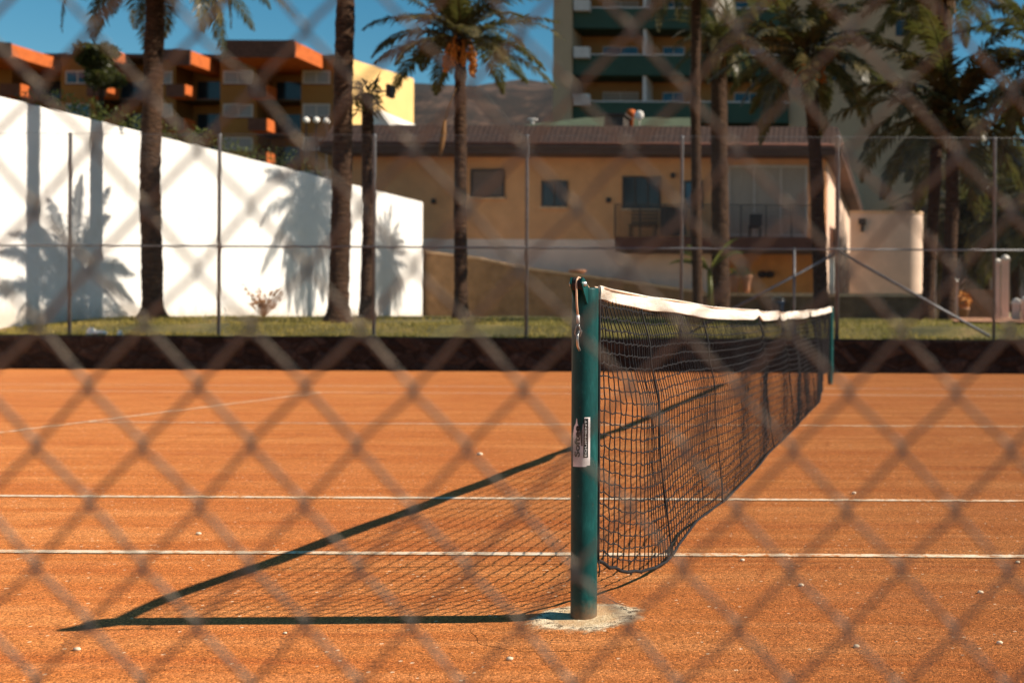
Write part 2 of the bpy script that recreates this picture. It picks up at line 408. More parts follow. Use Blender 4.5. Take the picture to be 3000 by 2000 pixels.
# ------------------------------------------------------------------ the ground
mb = MB(); mb.add([(-2500,-600,-.12),(2500,-600,-.12),(2500,4000,-.12),(-2500,4000,-.12)], [(0,1,2,3)])
tag(mb.build('ground', M['earth']), 'dry brown earth reaching to the horizon', 'ground', kind='structure')
YW = 19.85
mb = MB()
mb.add([(-45,-9,0),(28,-9,0),(28,YW+.05,0),(-45,YW+.05,0)], [(0,1,2,3)])
tag(mb.build('clay_court', M['clay']), 'orange clay tennis court surface', 'court', kind='structure')
def terrace_z(x, y):
    if y < YW+.45: b = .615
    else: b = interp([(YW+.45, .625), (21.3, .84), (23, .935), (26, .975), (40, 1.05), (400, 1.05)], y)
    if y > 20.3: b -= .09*max(0, min(1, (-15.6-x)/1.6))*max(0, min(1, (24-y)/2))
    return b+.025*noise.noise(Vector((x*.7, y*.7, 0)))*(1 if y < 60 else 0)
mb = MB()
ys = [YW+.02+i*.25 for i in range(30)]+[28+i*1.5 for i in range(15)]+[60, 80, 110, 150, 200]
xs = [-120, -70, -45, -32]+[-26+i*.4 for i in range(86)]+[12, 20, 40, 70, 120]
mb.grid([[(x, y, terrace_z(x, y)) for x in xs] for y in ys])
tag(mb.build('lawn', M['lawn'], smooth=True), 'raised strip of patchy lawn behind the court', 'lawn', kind='structure')
mb = MB()
for i in range(46000):
    y = YW+.06+abs(random.gauss(0, 1))*2.6
    x = random.uniform(-22, 6.5)
    if y > 29 or x < -17.2: continue
    if noise.noise(Vector((x*.55+9, y*.9, 3))) < -.18: continue
    z = terrace_z(x, y); h = random.uniform(.03, .085); a = random.uniform(0, math.pi); w = random.uniform(.006, .013)
    lx, ly = random.uniform(-.035, .035), random.uniform(-.035, .035)
    mb.add([(x-w*math.cos(a), y-w*math.sin(a), z-.01), (x+w*math.cos(a), y+w*math.sin(a), z-.01), (x+lx, y+ly, z+h)], [(0,1,2)])
tag(mb.build('grass', M['grass']), 'short yellowish grass blades along the terrace behind the court', 'grass', kind='stuff')
# court lines (the tape lies 4 mm proud of the clay)
def court_line(pts, w):
    mb = MB(); rows = []
    n = len(pts)
    for i, (x, y) in enumerate(pts):
        x0, y0 = pts[max(0, i-1)]; x1, y1 = pts[min(n-1, i+1)]
        d = Vector((x1-x0, y1-y0)).normalized(); nrm = Vector((-d.y, d.x))
        j = .0035*noise.noise(Vector((x*3, y*3, 1))); k = w/2*(1+.12*noise.noise(Vector((x*9, y*9, 5))))
        rows.append([(x+nrm.x*(j-k), y+nrm.y*(j-k), .004), (x+nrm.x*(j+k), y+nrm.y*(j+k), .004)])
    mb.grid(rows)
    return mb
def xline(y, x0, x1, w, lab):
    n = 260
    tag(court_line([(lerp(x0, x1, i/n), y) for i in range(n+1)], w).build('court_line', M['line']), lab, 'court line', 'white lines of the court', 'structure')
xline(NY+.945, -13, 11, .052, 'white doubles sideline running across just behind the net post')
xline(NY+2.315, -13, 11, .05, 'white singles sideline, second line from the net post')
xline(NY+6.41, -7.4, 5.4, .045, 'dusty centre service line crossing under the net')
xline(NY+10.5, -13, 11, .045, 'dusty far singles sideline')
xline(NY+11.87, -13, 11, .045, 'dusty far doubles sideline near the retaining wall')
tag(court_line([(NX-6.4, lerp(NY+2.34, NY+10.47, i/90)) for i in range(91)], .05).build('court_line', M['line']), 'white service line running away from the camera on the shadow side of the net', 'court line', 'white lines of the court', 'structure')
# footing round the net post: a low broken concrete collar
mb = MB(); rings = [.0, .04, .08, .11, .13, .15, .17, .19, .22, .27, .34]; rows = []
for r in rings:
    row = []
    for k in range(97):
        a = 2*math.pi*k/96
        q = 1+.10*noise.noise(Vector((math.cos(a)*1.5, math.sin(a)*1.5, 4)))+.05*noise.noise(Vector((math.cos(a)*5, math.sin(a)*5, 8)))
        x, y = NX+.02+r*q*math.cos(a)*1.02, NY-.03+r*q*math.sin(a)*.98
        h = interp([(0, .008), (.11, .008), (.15, .012), (.17, .009), (.20, .005), (.26, .002), (.34, .0012)], r)
        h += .0022*noise.noise(Vector((x*30, y*30, 0)))*(1 if r < .2 else .1)
        row.append((x, y, max(h, .0012)))
    rows.append(row)
mb.grid(rows)
tag(mb.build('concrete_footing', M['footing'], smooth=True), 'round chipped concrete footing set in the clay under the near net post', 'footing', kind='structure')
def crack(pts, w):
    mb = MB(); rows = []
    fine = []
    for a, b in zip(pts, pts[1:]):
        for i in range(8):
            t = i/8; fine.append(Vector(a).lerp(Vector(b), t))
    fine.append(Vector(pts[-1])); n = len(fine)
    for i, p in enumerate(fine):
        q = Vector((p.x+.012*noise.noise(p*40), p.y+.012*noise.noise(p*40+Vector((5,5,5))), p.z))
        k = w*math.sin(math.pi*(i+.6)/(n+.2))*(.55+.8*abs(noise.noise(p*70)))
        rows.append([(q.x, q.y-k, q.z), (q.x, q.y+k, q.z)])
    mb.grid(rows); return mb
def gp(px, py): 
    v = -SR*(px-CX)+CR*(py-CY); return P(px, py, F*H/v)
for pts, w in (([gp(1765,1757), gp(1792,1775), gp(1832,1788), gp(1850,1802)], .0045), ([gp(1641,1868), gp(1622,1884), gp(1608,1903)], .006)):
    pts = [(p.x, p.y, .0165 if i and len(pts) > 3 else .012) for i, p in enumerate(pts)]
    tag(crack(pts, w).build('crack', M['rubber']), 'dark crack in the clay at the edge of the concrete footing', 'crack', 'cracks round the footing', 'structure')
# ------------------------------------------------------------------ net posts
def net_post(y, h, label, near):
    loc = Vector((NX, y, 0)); t = thing('net_post', loc, label, 'net post', 'net posts')
    r = .0412
    mb = MB(); prof = [(r*1.0, -.1)]+[(r, i*h/24) for i in range(24)]+[(r, h-.006), (r*.985, h-.002), (r*.93, h), (r*.90, h-.004)]
    mb.lathe(loc, prof, 40); mb.build('pole', M['post'], t, True)
    s = -1 if near else 1
    mb = MB()
    for dx in (-.017, .017):           # two cheek plates stick out beyond the post and up past its top
        pl = [(s*.030, h-.052), (s*.034, h+.004), (s*.072, h+.026), (s*.096, h+.030), (s*.104, h+.012), (s*.085, h-.010), (s*.046, h-.050)]
        n = len(pl); x0, x1 = loc.x+dx-.002, loc.x+dx+.002
        mb.add([(x0, y+a, b) for a, b in pl]+[(x1, y+a, b) for a, b in pl], [tuple(range(n)), tuple(reversed(range(n, 2*n)))]+[(i, n+i, n+(i+1)%n, (i+1)%n) for i in range(n)])
    mb.build('pulley_bracket', M['post'], t)
    mb = MB(); mb.tube([(loc.x-.015, y+s*.078, h+.010), (loc.x-.005, y+s*.078, h+.010), (loc.x+.005, y+s*.078, h+.010), (loc.x+.015, y+s*.078, h+.010)], [.022, .017, .017, .022], 20)
    w = mb.build('pulley', M['rubber'], t, True)
    mb = MB(); mb.tube([(loc.x-.026, y+s*.078, h+.010), (loc.x+.026, y+s*.078, h+.010)], .0075, 12)
    mb.build('axle', M['steel'], w, True)
    # cable over the pulley, down to its ferrule and a loop on the hook
    cb = [(loc.x+.004, y-s*.042, h-.005), (loc.x+.002, y, h+.012), (loc.x, y+s*.05, h+.028), (loc.x, y+s*.078, h+.0305), (loc.x, y+s*.094, h+.022), (loc.x, y+s*.0985, h+.008), (loc.x, y+s*.093, h-.05), (loc.x+.002, y+s*.085, h-.095)]
    mb = MB(); mb.tube(cb, .0032, 8); mb.build('cable', M['cable'], t, True)
    mb = MB(); mb.tube([(loc.x+.002, y+s*.0862, h-.088), (loc.x+.002, y+s*.0835, h-.112)], .0052, 10); mb.build('ferrule', M['label'], t, True)
    mb = MB(); lp = [(loc.x+.002, y+s*.0835, h-.112), (loc.x-.006, y+s*.083, h-.13), (loc.x-.010, y+s*.078, h-.146), (loc.x-.004, y+s*.074, h-.156), (loc.x+.006, y+s*.073, h-.154), (loc.x+.010, y+s*.076, h-.142), (loc.x+.006, y+s*.082, h-.126), (loc.x+.002, y+s*.0835, h-.112)]
    mb.tube(lp, .0022, 6); mb.build('loop', M['steel'], t, True)
    mb = MB(); hk = [(loc.x, y+s*.038, h-.140), (loc.x, y+s*.055, h-.136), (loc.x, y+s*.070, h-.141), (loc.x, y+s*.080, h-.150), (loc.x, y+s*.084, h-.166), (loc.x, y+s*.078, h-.186), (loc.x+.002, y+s*.066, h-.199)]
    mb.tube(hk, .0038, 8); mb.build('hook', M['steel'], t, True)
    return t, r
near_post, PR = net_post(NY, 1.062, 'green tubular net post in front with a worn white sticker and cable pulley', True)
net_post(NYF, 1.15, 'thin green net post at the far end of the net by the retaining wall', False)
# sticker on the near post
def on_post(a, z, r): return Vector((NX+r*math.sin(a), NY-r*math.cos(a), z))     # a = 0 faces the camera's side
def sticker(rows, r, mat_, name, parent):
    mb = MB(); mb.grid([[on_post(a, z, r) for a in al] for z, al in rows]); return mb.build(name, mat_, parent, True)
zb, zt = .493, .648
rows = []
def top_edge(u):       # the peeled upper edge of the sticker: a spike, a torn notch and the printed strip
    return interp([(0, .60), (.10, .622), (.18, .628), (.27, .6475), (.33, .628), (.40, .618), (.46, .600), (.52, .565), (.56, .585), (.62, .628), (.70, .650), (1, .650)], u)
mb = MB(); cols = []
for i in range(61):
    u = i/60; a = lerp(-R(41), R(40), u); t = top_edge(u); bt = zb+(.004*u if u > .8 else 0)
    cols.append([on_post(a, lerp(bt, t, k/10), PR+.0007) for k in range(11)])
mb.grid(cols); st = mb.build('sticker', M['label'], near_post, True)
def arc_patch(a0, a1, z0, z1, r, name, m, parent):
    mb = MB(); mb.grid([[on_post(lerp(a0, a1, i/10), lerp(z0, z1, k/6), r) for k in range(7)] for i in range(11)]); return mb.build(name, m, parent, True)
arc_patch(R(11), R(31), .522, .646, PR+.0012, 'printed_strip', M['ink'], st)
arc_patch(R(2), R(8), .560, .612, PR+.0012, 'printed_streak', M['ink'], st)
def text_on_post(body, size, a_base, z0, length, r, m, parent, name, bold=0.0):
    cu = bpy.data.curves.new(name, 'FONT'); cu.body = body; cu.size = 1; cu.offset = bold; cu.resolution_u = 4
    o = bpy.data.objects.new(name, cu); C.objects.link(o)
    dg = bpy.context.evaluated_depsgraph_get()
    me = bpy.data.meshes.new_from_object(o.evaluated_get(dg))
    bpy.data.objects.remove(o); bpy.data.curves.remove(cu)
    bm = bmesh.new(); bm.from_mesh(me)
    bmesh.ops.triangulate(bm, faces=bm.faces[:])
    for _ in range(2):
        e = [x for x in bm.edges if x.calc_length() > .12]
        if e: bmesh.ops.subdivide_edges(bm, edges=e, cuts=1); bmesh.ops.triangulate(bm, faces=bm.faces[:])
    xs_ = [v.co.x for v in bm.verts]; x0, x1 = min(xs_), max(xs_)
    for v in bm.verts:
        z = z0+(v.co.x-x0)/(x1-x0)*length; a = a_base-v.co.y*size/r
        v.co = on_post(a, z, r)-Vector((NX, NY, 0))
    bm.to_mesh(me); bm.free(); me.materials.clear(); me.materials.append(m)
    ob = bpy.data.objects.new(name, me); C.objects.link(ob); ob.parent = parent; WL[ob] = WL[parent]
    return ob
text_on_post('Softee', .0255, -R(5), .524, .100, PR+.0013, M['ink'], st, 'lettering', .045)
text_on_post('EQUIPMENT', .0085, R(25.0), .526, .116, PR+.0018, M['inkwhite'], st, 'lettering', .0)

# ------------------------------------------------------------------ the net
Y0N, Y1N = NY+.045, NYF-.045
TOP = [(3.53, 1.069), (4.6, 1.050), (6.0, 1.031), (7.8, 1.029), (9.4, 1.032), (11, 1.05), (12.8, 1.082), (14.5, 1.118), (16.25, 1.163)]
BOT = [(3.53, .175), (3.66, .125), (3.80, .08), (3.95, .05), (4.1, .03), (4.27, .014), (4.4, .018), (4.52, .036), (4.9, .056), (5.3, .034), (5.8, .018), (6.7, .014), (7.8, .026), (9, .016), (12.66, .015), (13.3, .085), (14.5, .14), (15.76, .19), (16.25, .22)]
DIS = [(3.53, .104), (5, .104), (9, .104), (12.6, .10), (13.3, .08), (14.6, .0), (15.6, -.06), (16.25, -.03)]
def scallop(Y):        # the band is gathered up at two ties
    k = 0
    for y0, w, a in ((7.75, .34, .022), (9.15, .30, .024), (9.75, .2, .010)):
        k += a*max(0, 1-abs(Y-y0)/w)**1.5
    return k
def ztop(Y):
    x = interp(TOP, Y)+.004*noise.noise(Vector((0, Y*1.3, 2)))
    for y0 in (7.75, 9.15): x += .006*math.exp(-((Y-y0)/.12)**2)-.012*math.exp(-((Y-y0-.4)/.35)**2)*.4
    return x
def band_h(Y): return interp([(3.53, .046), (4.4, .058), (6, .070), (16.3, .078)], Y)-scallop(Y)*1.3+.003*noise.noise(Vector((3, Y*4, 2)))
def net_pt(Y, t):
    zt_ = ztop(Y)-.02; zb_ = interp(BOT, Y)+.006*noise.noise(Vector((1, Y*2.2, 0)))
    z = lerp(zt_, zb_, t)
    z += scallop(Y)*.9*max(0, 1-t*1.5)
    d = interp(DIS, Y)
    u = min(1, (Y-Y0N)/lerp(.30, .62, t))
    d *= interp([(0, 0), (.2, .42), (.42, .80), (1, 1.0)], t)
    x = NX+d*(math.sin(math.pi/2*u) if Y < 6 else 1)+.034*max(0, 1-(Y-Y0N)/.2)*(1-.6*u)
    e = min(1, (Y-Y0N)/.5)*min(1, (Y1N-Y)/.5)
    x += e*(.014*math.sin(Y*2.1+.6)+.010*math.sin(Y*5.2+2*t)+.018*noise.noise(Vector((Y*.8, t*1.2, 7))))*math.sin(math.pi*min(1, t*.92+.04))
    return Vector((x, Y, z))
net = thing('tennis_net', (NX, NY, 0), 'black tennis net with a white band sagging and billowing between two green posts', 'tennis net')
CELL = .0445
ncols = int((Y1N-Y0N)/CELL); nrows = 23
# columns run a little denser than the cloth where it bunches
colY = [Y0N+(Y1N-Y0N)*i/ncols for i in range(ncols+1)]
def jit(p, i, j): 
    return p+Vector((.0035*noise.noise(Vector((i*1.7, j*2.3, 0))), .007*noise.noise(Vector((i*.9, j*1.1, 4))), .006*noise.noise(Vector((i*1.3, j*.8, 9)))))
grid = [[jit(net_pt(Y, j/nrows), i, j) for j in range(nrows+1)] for i, Y in enumerate(colY)]
mb = MB()
for i in range(ncols+1):
    r = .0023
    pts = []
    for j in range(nrows):
        a, b = grid[i][j], grid[i][j+1]; k = .0022*(-1)**(i+j)
        pts += [a, a.lerp(b, .5)+Vector((0, k, 0))]
    pts.append(grid[i][nrows]); mb.tube(pts, r, 4, False)
for j in range(1, nrows+1):
    pts = []
    for i in range(ncols):
        a, b = grid[i][j], grid[i+1][j]
        pts += [a, a.lerp(b, .5)-Vector((0, 0, .0035+.002*(-1)**i))]
    pts.append(grid[ncols][j])
    mb.tube(pts, .0023, 4, False)
for i in range(0, ncols, 1):      # knots
    for j in range(1, nrows+1):
        if colY[i] < 7: mb.ball(grid[i][j], .0036, 5, 4)
mb.build('netting', M['cord'], net)
mb = MB()
n = 240; pts = []
for i in range(n+1):
    Y = lerp(Y0N, Y1N, i/n); p = net_pt(Y, 1.0); pts.append(p)
mb.tube(pts, .006, 8); mb.build('bottom_rope', M['cord'], net, True)
mb = MB(); mb.tube([net_pt(Y0N, t/20) for t in range(21)], .0045, 6); mb.build('edge_cord', M['cord'], net, True)
mb = MB(); mb.tube([net_pt(Y1N, t/20) for t in range(21)], .008, 6); mb.build('edge_cord', M['cord'], net, True)
for Ys in (4.22, 5.55, 7.75, 9.15, 9.75, 10.7, 11.6, 13.4):
    mb = MB()
    mb.tube([net_pt(min(Ys+(.12 if Ys < 5 else .03 if Ys < 7 else .2)*(t/24)**2, Y1N), t/24)+Vector((.004, 0, 0)) for t in range(25)], .0052 if Ys > 7 else .0042, 6)
    mb.build('gathered_cord', M['cord'], net, True)
# lacing that ties the net to the near post and its bottom corner
mb = MB(); c0 = net_pt(Y0N, .995)
mb.tube([c0, (NX+.02, NY+.036, .165), (NX-.01, NY+.044, .16)], .0035, 6)
mb.tube([c0+Vector((0, 0, -.005)), c0+Vector((.006, -.006, -.03)), c0+Vector((.004, -.01, -.055))], .003, 6)
mb.build('tie_cord', M['cord'], net, True)
# white band folded over the head cable: a closed loop section
rows = []; n = 520
for i in range(n+1):
    Y = lerp(Y0N-.004, Y1N, i/n); zt_ = ztop(Y); bh = band_h(Y)
    w = .0055+.002*noise.noise(Vector((0, Y*3, 5)))
    x = NX+.030*max(0, 1-(Y-Y0N)/.25)+.004*math.sin(Y*6)+.008*noise.noise(Vector((2, Y*1.1, 1)))
    bx = (.010*noise.noise(Vector((5, Y*2.0, 1)))+.012)*min(1, max(0, Y-Y0N)/.7)
    sec = [(-w*.4, 0), (w*.4, 0), (w, -.006), (w*1.2+bx*.3, -bh*.5), (w*.8+bx, -bh+.002), (w*.4+bx, -bh), (-w*.4-.004, -bh), (-w*.8-.004, -bh+.002), (-w*1.1, -bh*.5), (-w, -.006), (-w*.4, 0)]
    rows.append([(x+a, Y, zt_+b+.003) for a, b in sec])
mb = MB(); mb.grid(rows); mb.add(rows[0][:-1], [tuple(range(10))]); mb.add(rows[-1][:-1], [tuple(range(10))]); mb.build('head_band', M['canvas'], net, True)
mb = MB(); mb.tube([(NX+.026 if Y < 3.7 else NX+.006, Y, ztop(Y)-.004) for Y in [lerp(Y0N-.03, Y1N+.03, i/100) for i in range(101)]], .0035, 6)
mb.build('head_cable', M['cable'], net, True)

# ------------------------------------------------------------------ chain-link fence right in front of the camera
FH, FV = .0772, .0848
def fy(x): return .7715-.0065*(x+.3)/.7
kx = P(893, 1135, .772).x; kz = P(893, 1135, .772).z
fence = thing('chain_link_fence', (0, fy(0), 0), 'rusty grey chain link mesh close to the lens, blurred across the view', 'fence')
mb = MB()
i0 = -34; i1 = 30
zlo, zhi = -int((kz-.02)/(FV/2)), int((2.35-kz)/(FV/2))
wires = []
for i in range(i0, i1+1):
    # wire i zigzags between knot columns i and i+1 (half pitches)
    pts = []
    for k in range(zlo, zhi+1):
        col = i if k % 2 == 0 else i+1
        col = i+(0 if (k+i) % 2 == 0 else 1)
        def knot(cc, kk):
            dx = .0035*noise.noise(Vector((cc*.83, kk*.71, 2))); dz = .0045*noise.noise(Vector((cc*.77, kk*.9, 6)))
            return kx+cc*FH/2+dx, kz+kk*FV/2+dz
        x, z = knot(col, k)
        over = .0016 if col == i+1 else -.0016
        x += over
        y = fy(x)
        up = 1 if col == i+1 else -1
        # straight run up to the hook, tight bend round the neighbour's hook
        s = 1 if col == i+1 else -1
        pts.append(Vector((x-s*.0085, y-.0010*s, z-.0085)))
        pts.append(Vector((x-s*.0018, y-.0022, z-.0026)))
        pts.append(Vector((x, y, z)))
        pts.append(Vector((x-s*.0018, y+.0022, z+.0026)))
        pts.append(Vector((x-s*.0085, y+.0010*s, z+.0085)))
    mb.tube(pts, .00175, 8, False)
fm = mb.build('wire_mesh', M['wire'], fence, True)
mb = MB(); xa, xb = kx+i0*FH/2, kx+i1*FH/2
zt2 = kz+zhi*FV/2-.01
mb.tube([(xa, fy(xa), zt2+.02), (xb, fy(xb), zt2+.02)], .02, 12); mb.build('top_rail', M['galv'], fence, True)
for x in (xa-.03, xb+.03):
    mb = MB(); mb.tube([(x, fy(x), -.05), (x, fy(x), zt2+.06)], .028, 14); mb.build('post', M['galv'], fence, True)

# ------------------------------------------------------------------ retaining wall and far fence
mb = MB(); rows = []
nx = 240
for k, (dy, z) in enumerate([(0, -.05), (0, .15), (.004, .32), (0, .46), (.003, .585), (.02, .618), (.30, .622), (.30, .3)]):
    row = []
    for i in range(nx+1):
        x = lerp(-34, 24, i/nx); q = .014*noise.noise(Vector((x*1.6, k*.9, 0)))
        zz = z+(.012*noise.noise(Vector((x*.9, 3, 0))) if k in (4, 5, 6) else 0)
        row.append((x, YW+dy+(q if k < 6 else 0), zz))
    rows.append(row)
mb.grid(rows)
tag(mb.build('retaining_wall', M['stonewall']), 'low dark stone retaining wall along the far edge of the clay', 'wall')
YF = 20.12
zf0 = .60
far = thing('boundary_fence', (P(1500, 900, YF).x, YF, zf0), 'tall grey chain link fence on posts along the top of the retaining wall', 'fence')
zt_f = P(1500, 398, YF).z; zr_f = P(1500, 726, YF).z
xl, xr = P(-700, 700, YF).x, P(3400, 700, YF).x
for px in (-250, 205, 642, 1096, 1543, 1997, 2453, 2913, 3370):
    big = px == 2453; x = P(px, 700, YF).x; r = .042 if big else .031
    mb = MB(); mb.lathe((x, YF, zf0-.1), [(r, 0), (r, zt_f-zf0+.06), (r*1.12, zt_f-zf0+.07), (r*1.12, zt_f-zf0+.10), (r*.5, zt_f-zf0+.125)], 14)
    mb.build('post', M['galv'], far, True)
mb = MB(); mb.tube([(xl, YF-.035, zr_f), (xr, YF-.035, zr_f)], .017, 8); mb.build('middle_rail', M['galv'], far, True)
mb = MB(); mb.tube([(xl, YF-.035, zt_f), (xr, YF-.035, zt_f)], .0035, 6); mb.build('top_wire', M['galv'], far, True)
for a, b in ((P(2448, 742, YF), P(2012, 978, YF)), (P(2460, 738, YF), P(2900, 985, YF))):
    mb = MB(); mb.tube([a+Vector((0, .05, 0)), b+Vector((0, .05, 0))], .026, 10); mb.build('brace', M['galv'], far, True)
x = P(2326, 800, YF).x
mb = MB(); mb.tube([(x, YF+.04, zf0), (x, YF+.04, zr_f+.03)], .024, 10); mb.build('brace', M['galv'], far, True)
mb = MB(); hgt = zt_f-zf0; pitch = .066
k = xl-hgt
while k < xr:
    for s in (1, -1):
        a, b = k, k+hgt
        z0_, z1_ = (zf0, zt_f) if s > 0 else (zt_f, zf0)
        mb.tube([(a, YF-.05+.002*s, z0_), (b, YF-.05+.002*s, z1_)], .00135, 3, False)
    k += pitch
mb.build('wire_mesh', M['galv'], far)

# ------------------------------------------------------------------ palms
def frond_geo(mb, base, az, el, L, droop, nleaf=40, ll=.42, lw=.022, twist=0, stiff=.35):
    pts = []; p = Vector(base); e = el; n = 16; st = L/n
    hd = Vector((math.cos(az), math.sin(az), 0)); side = Vector((-math.sin(az), math.cos(az), 0))
    dirs = []
    for i in range(n+1):
        d = hd*math.cos(e)+Vector((0, 0, math.sin(e)))
        pts.append(p.copy()); dirs.append(d); p = p+d*st
        e -= droop/n*(.35+1.3*i/n)
    mb.tube(pts, [.022*(1-.85*i/n)+.003 for i in range(n+1)], 4, False)
    for k in range(nleaf):
        t = .10+.90*k/(nleaf-1); f = t*n; i = min(int(f), n-1); q = pts[i].lerp(pts[i+1], f-i); d = dirs[i]
        up = side.cross(d)*-1; up = d.cross(side)*-1
        if up.z < 0: up = -up
        l = ll*(math.sin(math.pi*min(1, (t*.80+.17)))**.8)*(.85+.3*random.random())
        for s in (-1, 1):
            fw = .55+.45*t+random.uniform(-.12, .12)
            o = (side*s+d*fw+up*(stiff-.55*t+random.uniform(-.22, .22))).normalized()
            w = d.cross(o).normalized().cross(o)
            wv = (d-o*d.dot(o)); wv = wv.normalized()*lw
            m = q+o*l*.5; tip = q+o*l+Vector((0, 0, -l*random.uniform(.12, .42)))
            mb.add([q-wv*.5, q+wv*.5, m+wv, m-wv, tip], [(0,1,2,3), (3,2,4)])
def crown_mesh(name, nf, L, seed, ll=.42, low=-.75, high=1.35, mat_=None, lw=.022):
    random.seed(seed); mb = MB()
    for i in range(nf):
        u = (i+.5)/nf; az = i*2.39996+random.uniform(-.25, .25)
        el = lerp(high, low, u**.85)+random.uniform(-.12, .12)
        frond_geo(mb, (.07*math.cos(az), .07*math.sin(az), .14*(1-u)), az, el, L*random.uniform(.82, 1.1)*(1-.12*abs(u-.5)), random.uniform(1.0, 1.75)-.35*u, ll=ll, lw=lw)
    return mb
def skirt_mesh(seed, n=26, L=.55):
    random.seed(seed); mb = MB()
    for i in range(n):        # cut stubs and dry hanging leaves under the crown
        az = i*2.39996; z = -.05-.45*i/n
        d = Vector((math.cos(az), math.sin(az), 0)); s = Vector((-d.y, d.x, 0))
        b = d*.15+Vector((0, 0, z)); w = random.uniform(.03, .055)
        m = b+d*.13+Vector((0, 0, -.02)); e = m+d*random.uniform(.0, .10)+Vector((0, 0, -random.uniform(.15, L)))
        mb.add([b-s*w, b+s*w, m+s*w*.8, m-s*w*.8, e+s*w*.35, e-s*w*.35, m-d*.02+s*w*.4+Vector((0,0,.05)), m-d*.02-s*w*.4+Vector((0,0,.05))],
               [(0,1,2,3), (3,2,4,5), (0,1,6,7), (7,6,2,3)])
    return mb
def fruit_mesh(seed, n=1):
    random.seed(seed); mb = MB()
    for i in range(n):
        az = 0; d = Vector((math.cos(az), math.sin(az), 0))
        p0 = d*.10+Vector((0, 0, .02)); p1 = d*.24+Vector((0, 0, .04)); p2 = d*.30+Vector((0, 0, -.12))
        mb.tube([p0, p1, p2], .012, 5)
        for k in range(46):
            t = random.random(); c = p2+Vector((random.gauss(0, .032), random.gauss(0, .032), -.02-.42*t))
            mb.ball(c, random.uniform(.018, .03), 5, 4, (1, 1, 1.5))
    return mb
def trunk_mesh(base, top, r0, r1, seed, bend=0.0, flare=.5):
    random.seed(seed); mb = MB(); base, top = Vector(base), Vector(top); L = (top-base).length
    n = int(L/.055); nn = 18; rows = []
    for i in range(n+1):
        t = i/n; c = base.lerp(top, t); c.x += bend*math.sin(math.pi*t)
        c.x += .04*noise.noise(Vector((seed*3.1, t*4, 0)))*math.sin(math.pi*t)
        r = lerp(r0, r1, t)*(1+flare*max(0, 1-t*L/.45)**2+.18*max(0, (t*L-L+.5)/.5))
        r *= 1+.030*((i % 2)*2-1)*noise.noise(Vector((seed+5, i*.31, 1)))*2+.07*noise.noise(Vector((seed, t*L*1.4, 3)))
        row = []
        for k in range(nn+1):
            a = 2*math.pi*(k % nn)/nn
            q = 1+.10*noise.noise(Vector((math.cos(a)*2.2+seed, math.sin(a)*2.2, t*L*6)))+.05*noise.noise(Vector((math.cos(a)*5+seed, math.sin(a)*5, t*L*13)))
            row.append((c.x+r*q*math.cos(a), c.y+r*q*math.sin(a), c.z))
        rows.append(row)
    mb.grid(rows); return mb
def at_origin(mb, name, m, smooth=False):
    me = bpy.data.meshes.new(name); me.from_pydata(mb.v, [], mb.f); me.update(); me.materials.append(m)
    if smooth: me.polygons.foreach_set('use_smooth', [True]*len(me.polygons))
    return me
CROWNS = [at_origin(crown_mesh('c', nf, L, sd, ll), 'palm_crown', M['frond']) for nf, L, sd, ll in ((52, 2.35, 3, .40), (54, 2.8, 11, .46), (50, 2.6, 23, .44), (54, 3.0, 31, .5))]
CROWNS.append(at_origin(crown_mesh('c', 38, 2.45, 47, .40, low=-.22, lw=.028), 'palm_crown', M['frond']))
CROWNS.append(at_origin(crown_mesh('c', 36, 2.9, 53, .50, low=-.55, lw=.036), 'palm_crown', M['frond']))
SKIRTS = [at_origin(skirt_mesh(sd, 30, L), 'dry_leaf_skirt', M['dryfrond']) for sd, L in ((1, .45), (2, .7))]
FRUIT = (at_origin(fruit_mesh(5), 'date_cluster', M['fruit'], True), 8)
FRUIT2 = (at_origin(fruit_mesh(9), 'date_cluster', M['fruit'], True), 5)
def child(name, me, parent, offset, rz=0, sc=1):
    o = bpy.data.objects.new(name, me); C.objects.link(o); o.parent = parent; o.location = offset; o.rotation_euler = (0, 0, rz); o.scale = (sc, sc, sc); return o
def palm(px_b, Y, px_t, py_t, wpx, crown, label, skirt=0, fruit=None, rz=0, sc=1, bend=0, r_top=.85, zb_=None, flare=.5, Yt=None):
    b = P(px_b, 930, Y); b.z = terrace_z(b.x, b.y)-.03
    tp = P(px_t, py_t, Yt or Y)
    r = wpx*Y/F/2
    t = thing('palm_tree', b, label, 'palm tree', 'palm trees behind the court')
    trunk_mesh(b, tp, r, r*r_top, int(px_b), bend, flare).build('trunk', M['bark'], t, True)
    off = tp-b
    child('crown', CROWNS[crown], t, off, rz, sc)
    if skirt is not None: child('dead_leaf_skirt', SKIRTS[skirt], t, off+Vector((0, 0, .05)), rz, max(.9, r*4.2))
    if fruit:
        for k in range(fruit[1]): child('date_cluster', fruit[0], t, off+Vector((0, 0, -.02-.07*(k % 3))), rz+k*6.283/fruit[1]+.3*math.sin(k*7), 1.0+.15*math.sin(k*3))
    return t
palm(448, 23.6, 466, -165, 54, 1, 'thick leaning palm trunk standing close to the white wall, its crown above the frame', 0, rz=.4, bend=-.10, flare=.7)
palm(990, 22.1, 1006, -700, 54, 4, 'stout dark palm trunk beside the slim floodlight stump, its crown out of sight above', 1, rz=1.3, flare=.75, bend=.08)
palm(1350, 23.15, 1348, 118, 37, 4, 'slender palm with orange date clusters below an open crown over the beige house', 0, FRUIT, rz=2.1, sc=.90)
palm(2045, 32.6, 2040, -130, 31, 2, 'slimmest tall palm trunk between the far fence post and the thicker palm', 1, rz=.8, sc=1.05, bend=-.05)
palm(2112, 37.4, 2106, 125, 54, 1, 'straight palm trunk lit on one edge in front of the balcony, with a dark skirt', 1, rz=2.9, sc=.66)
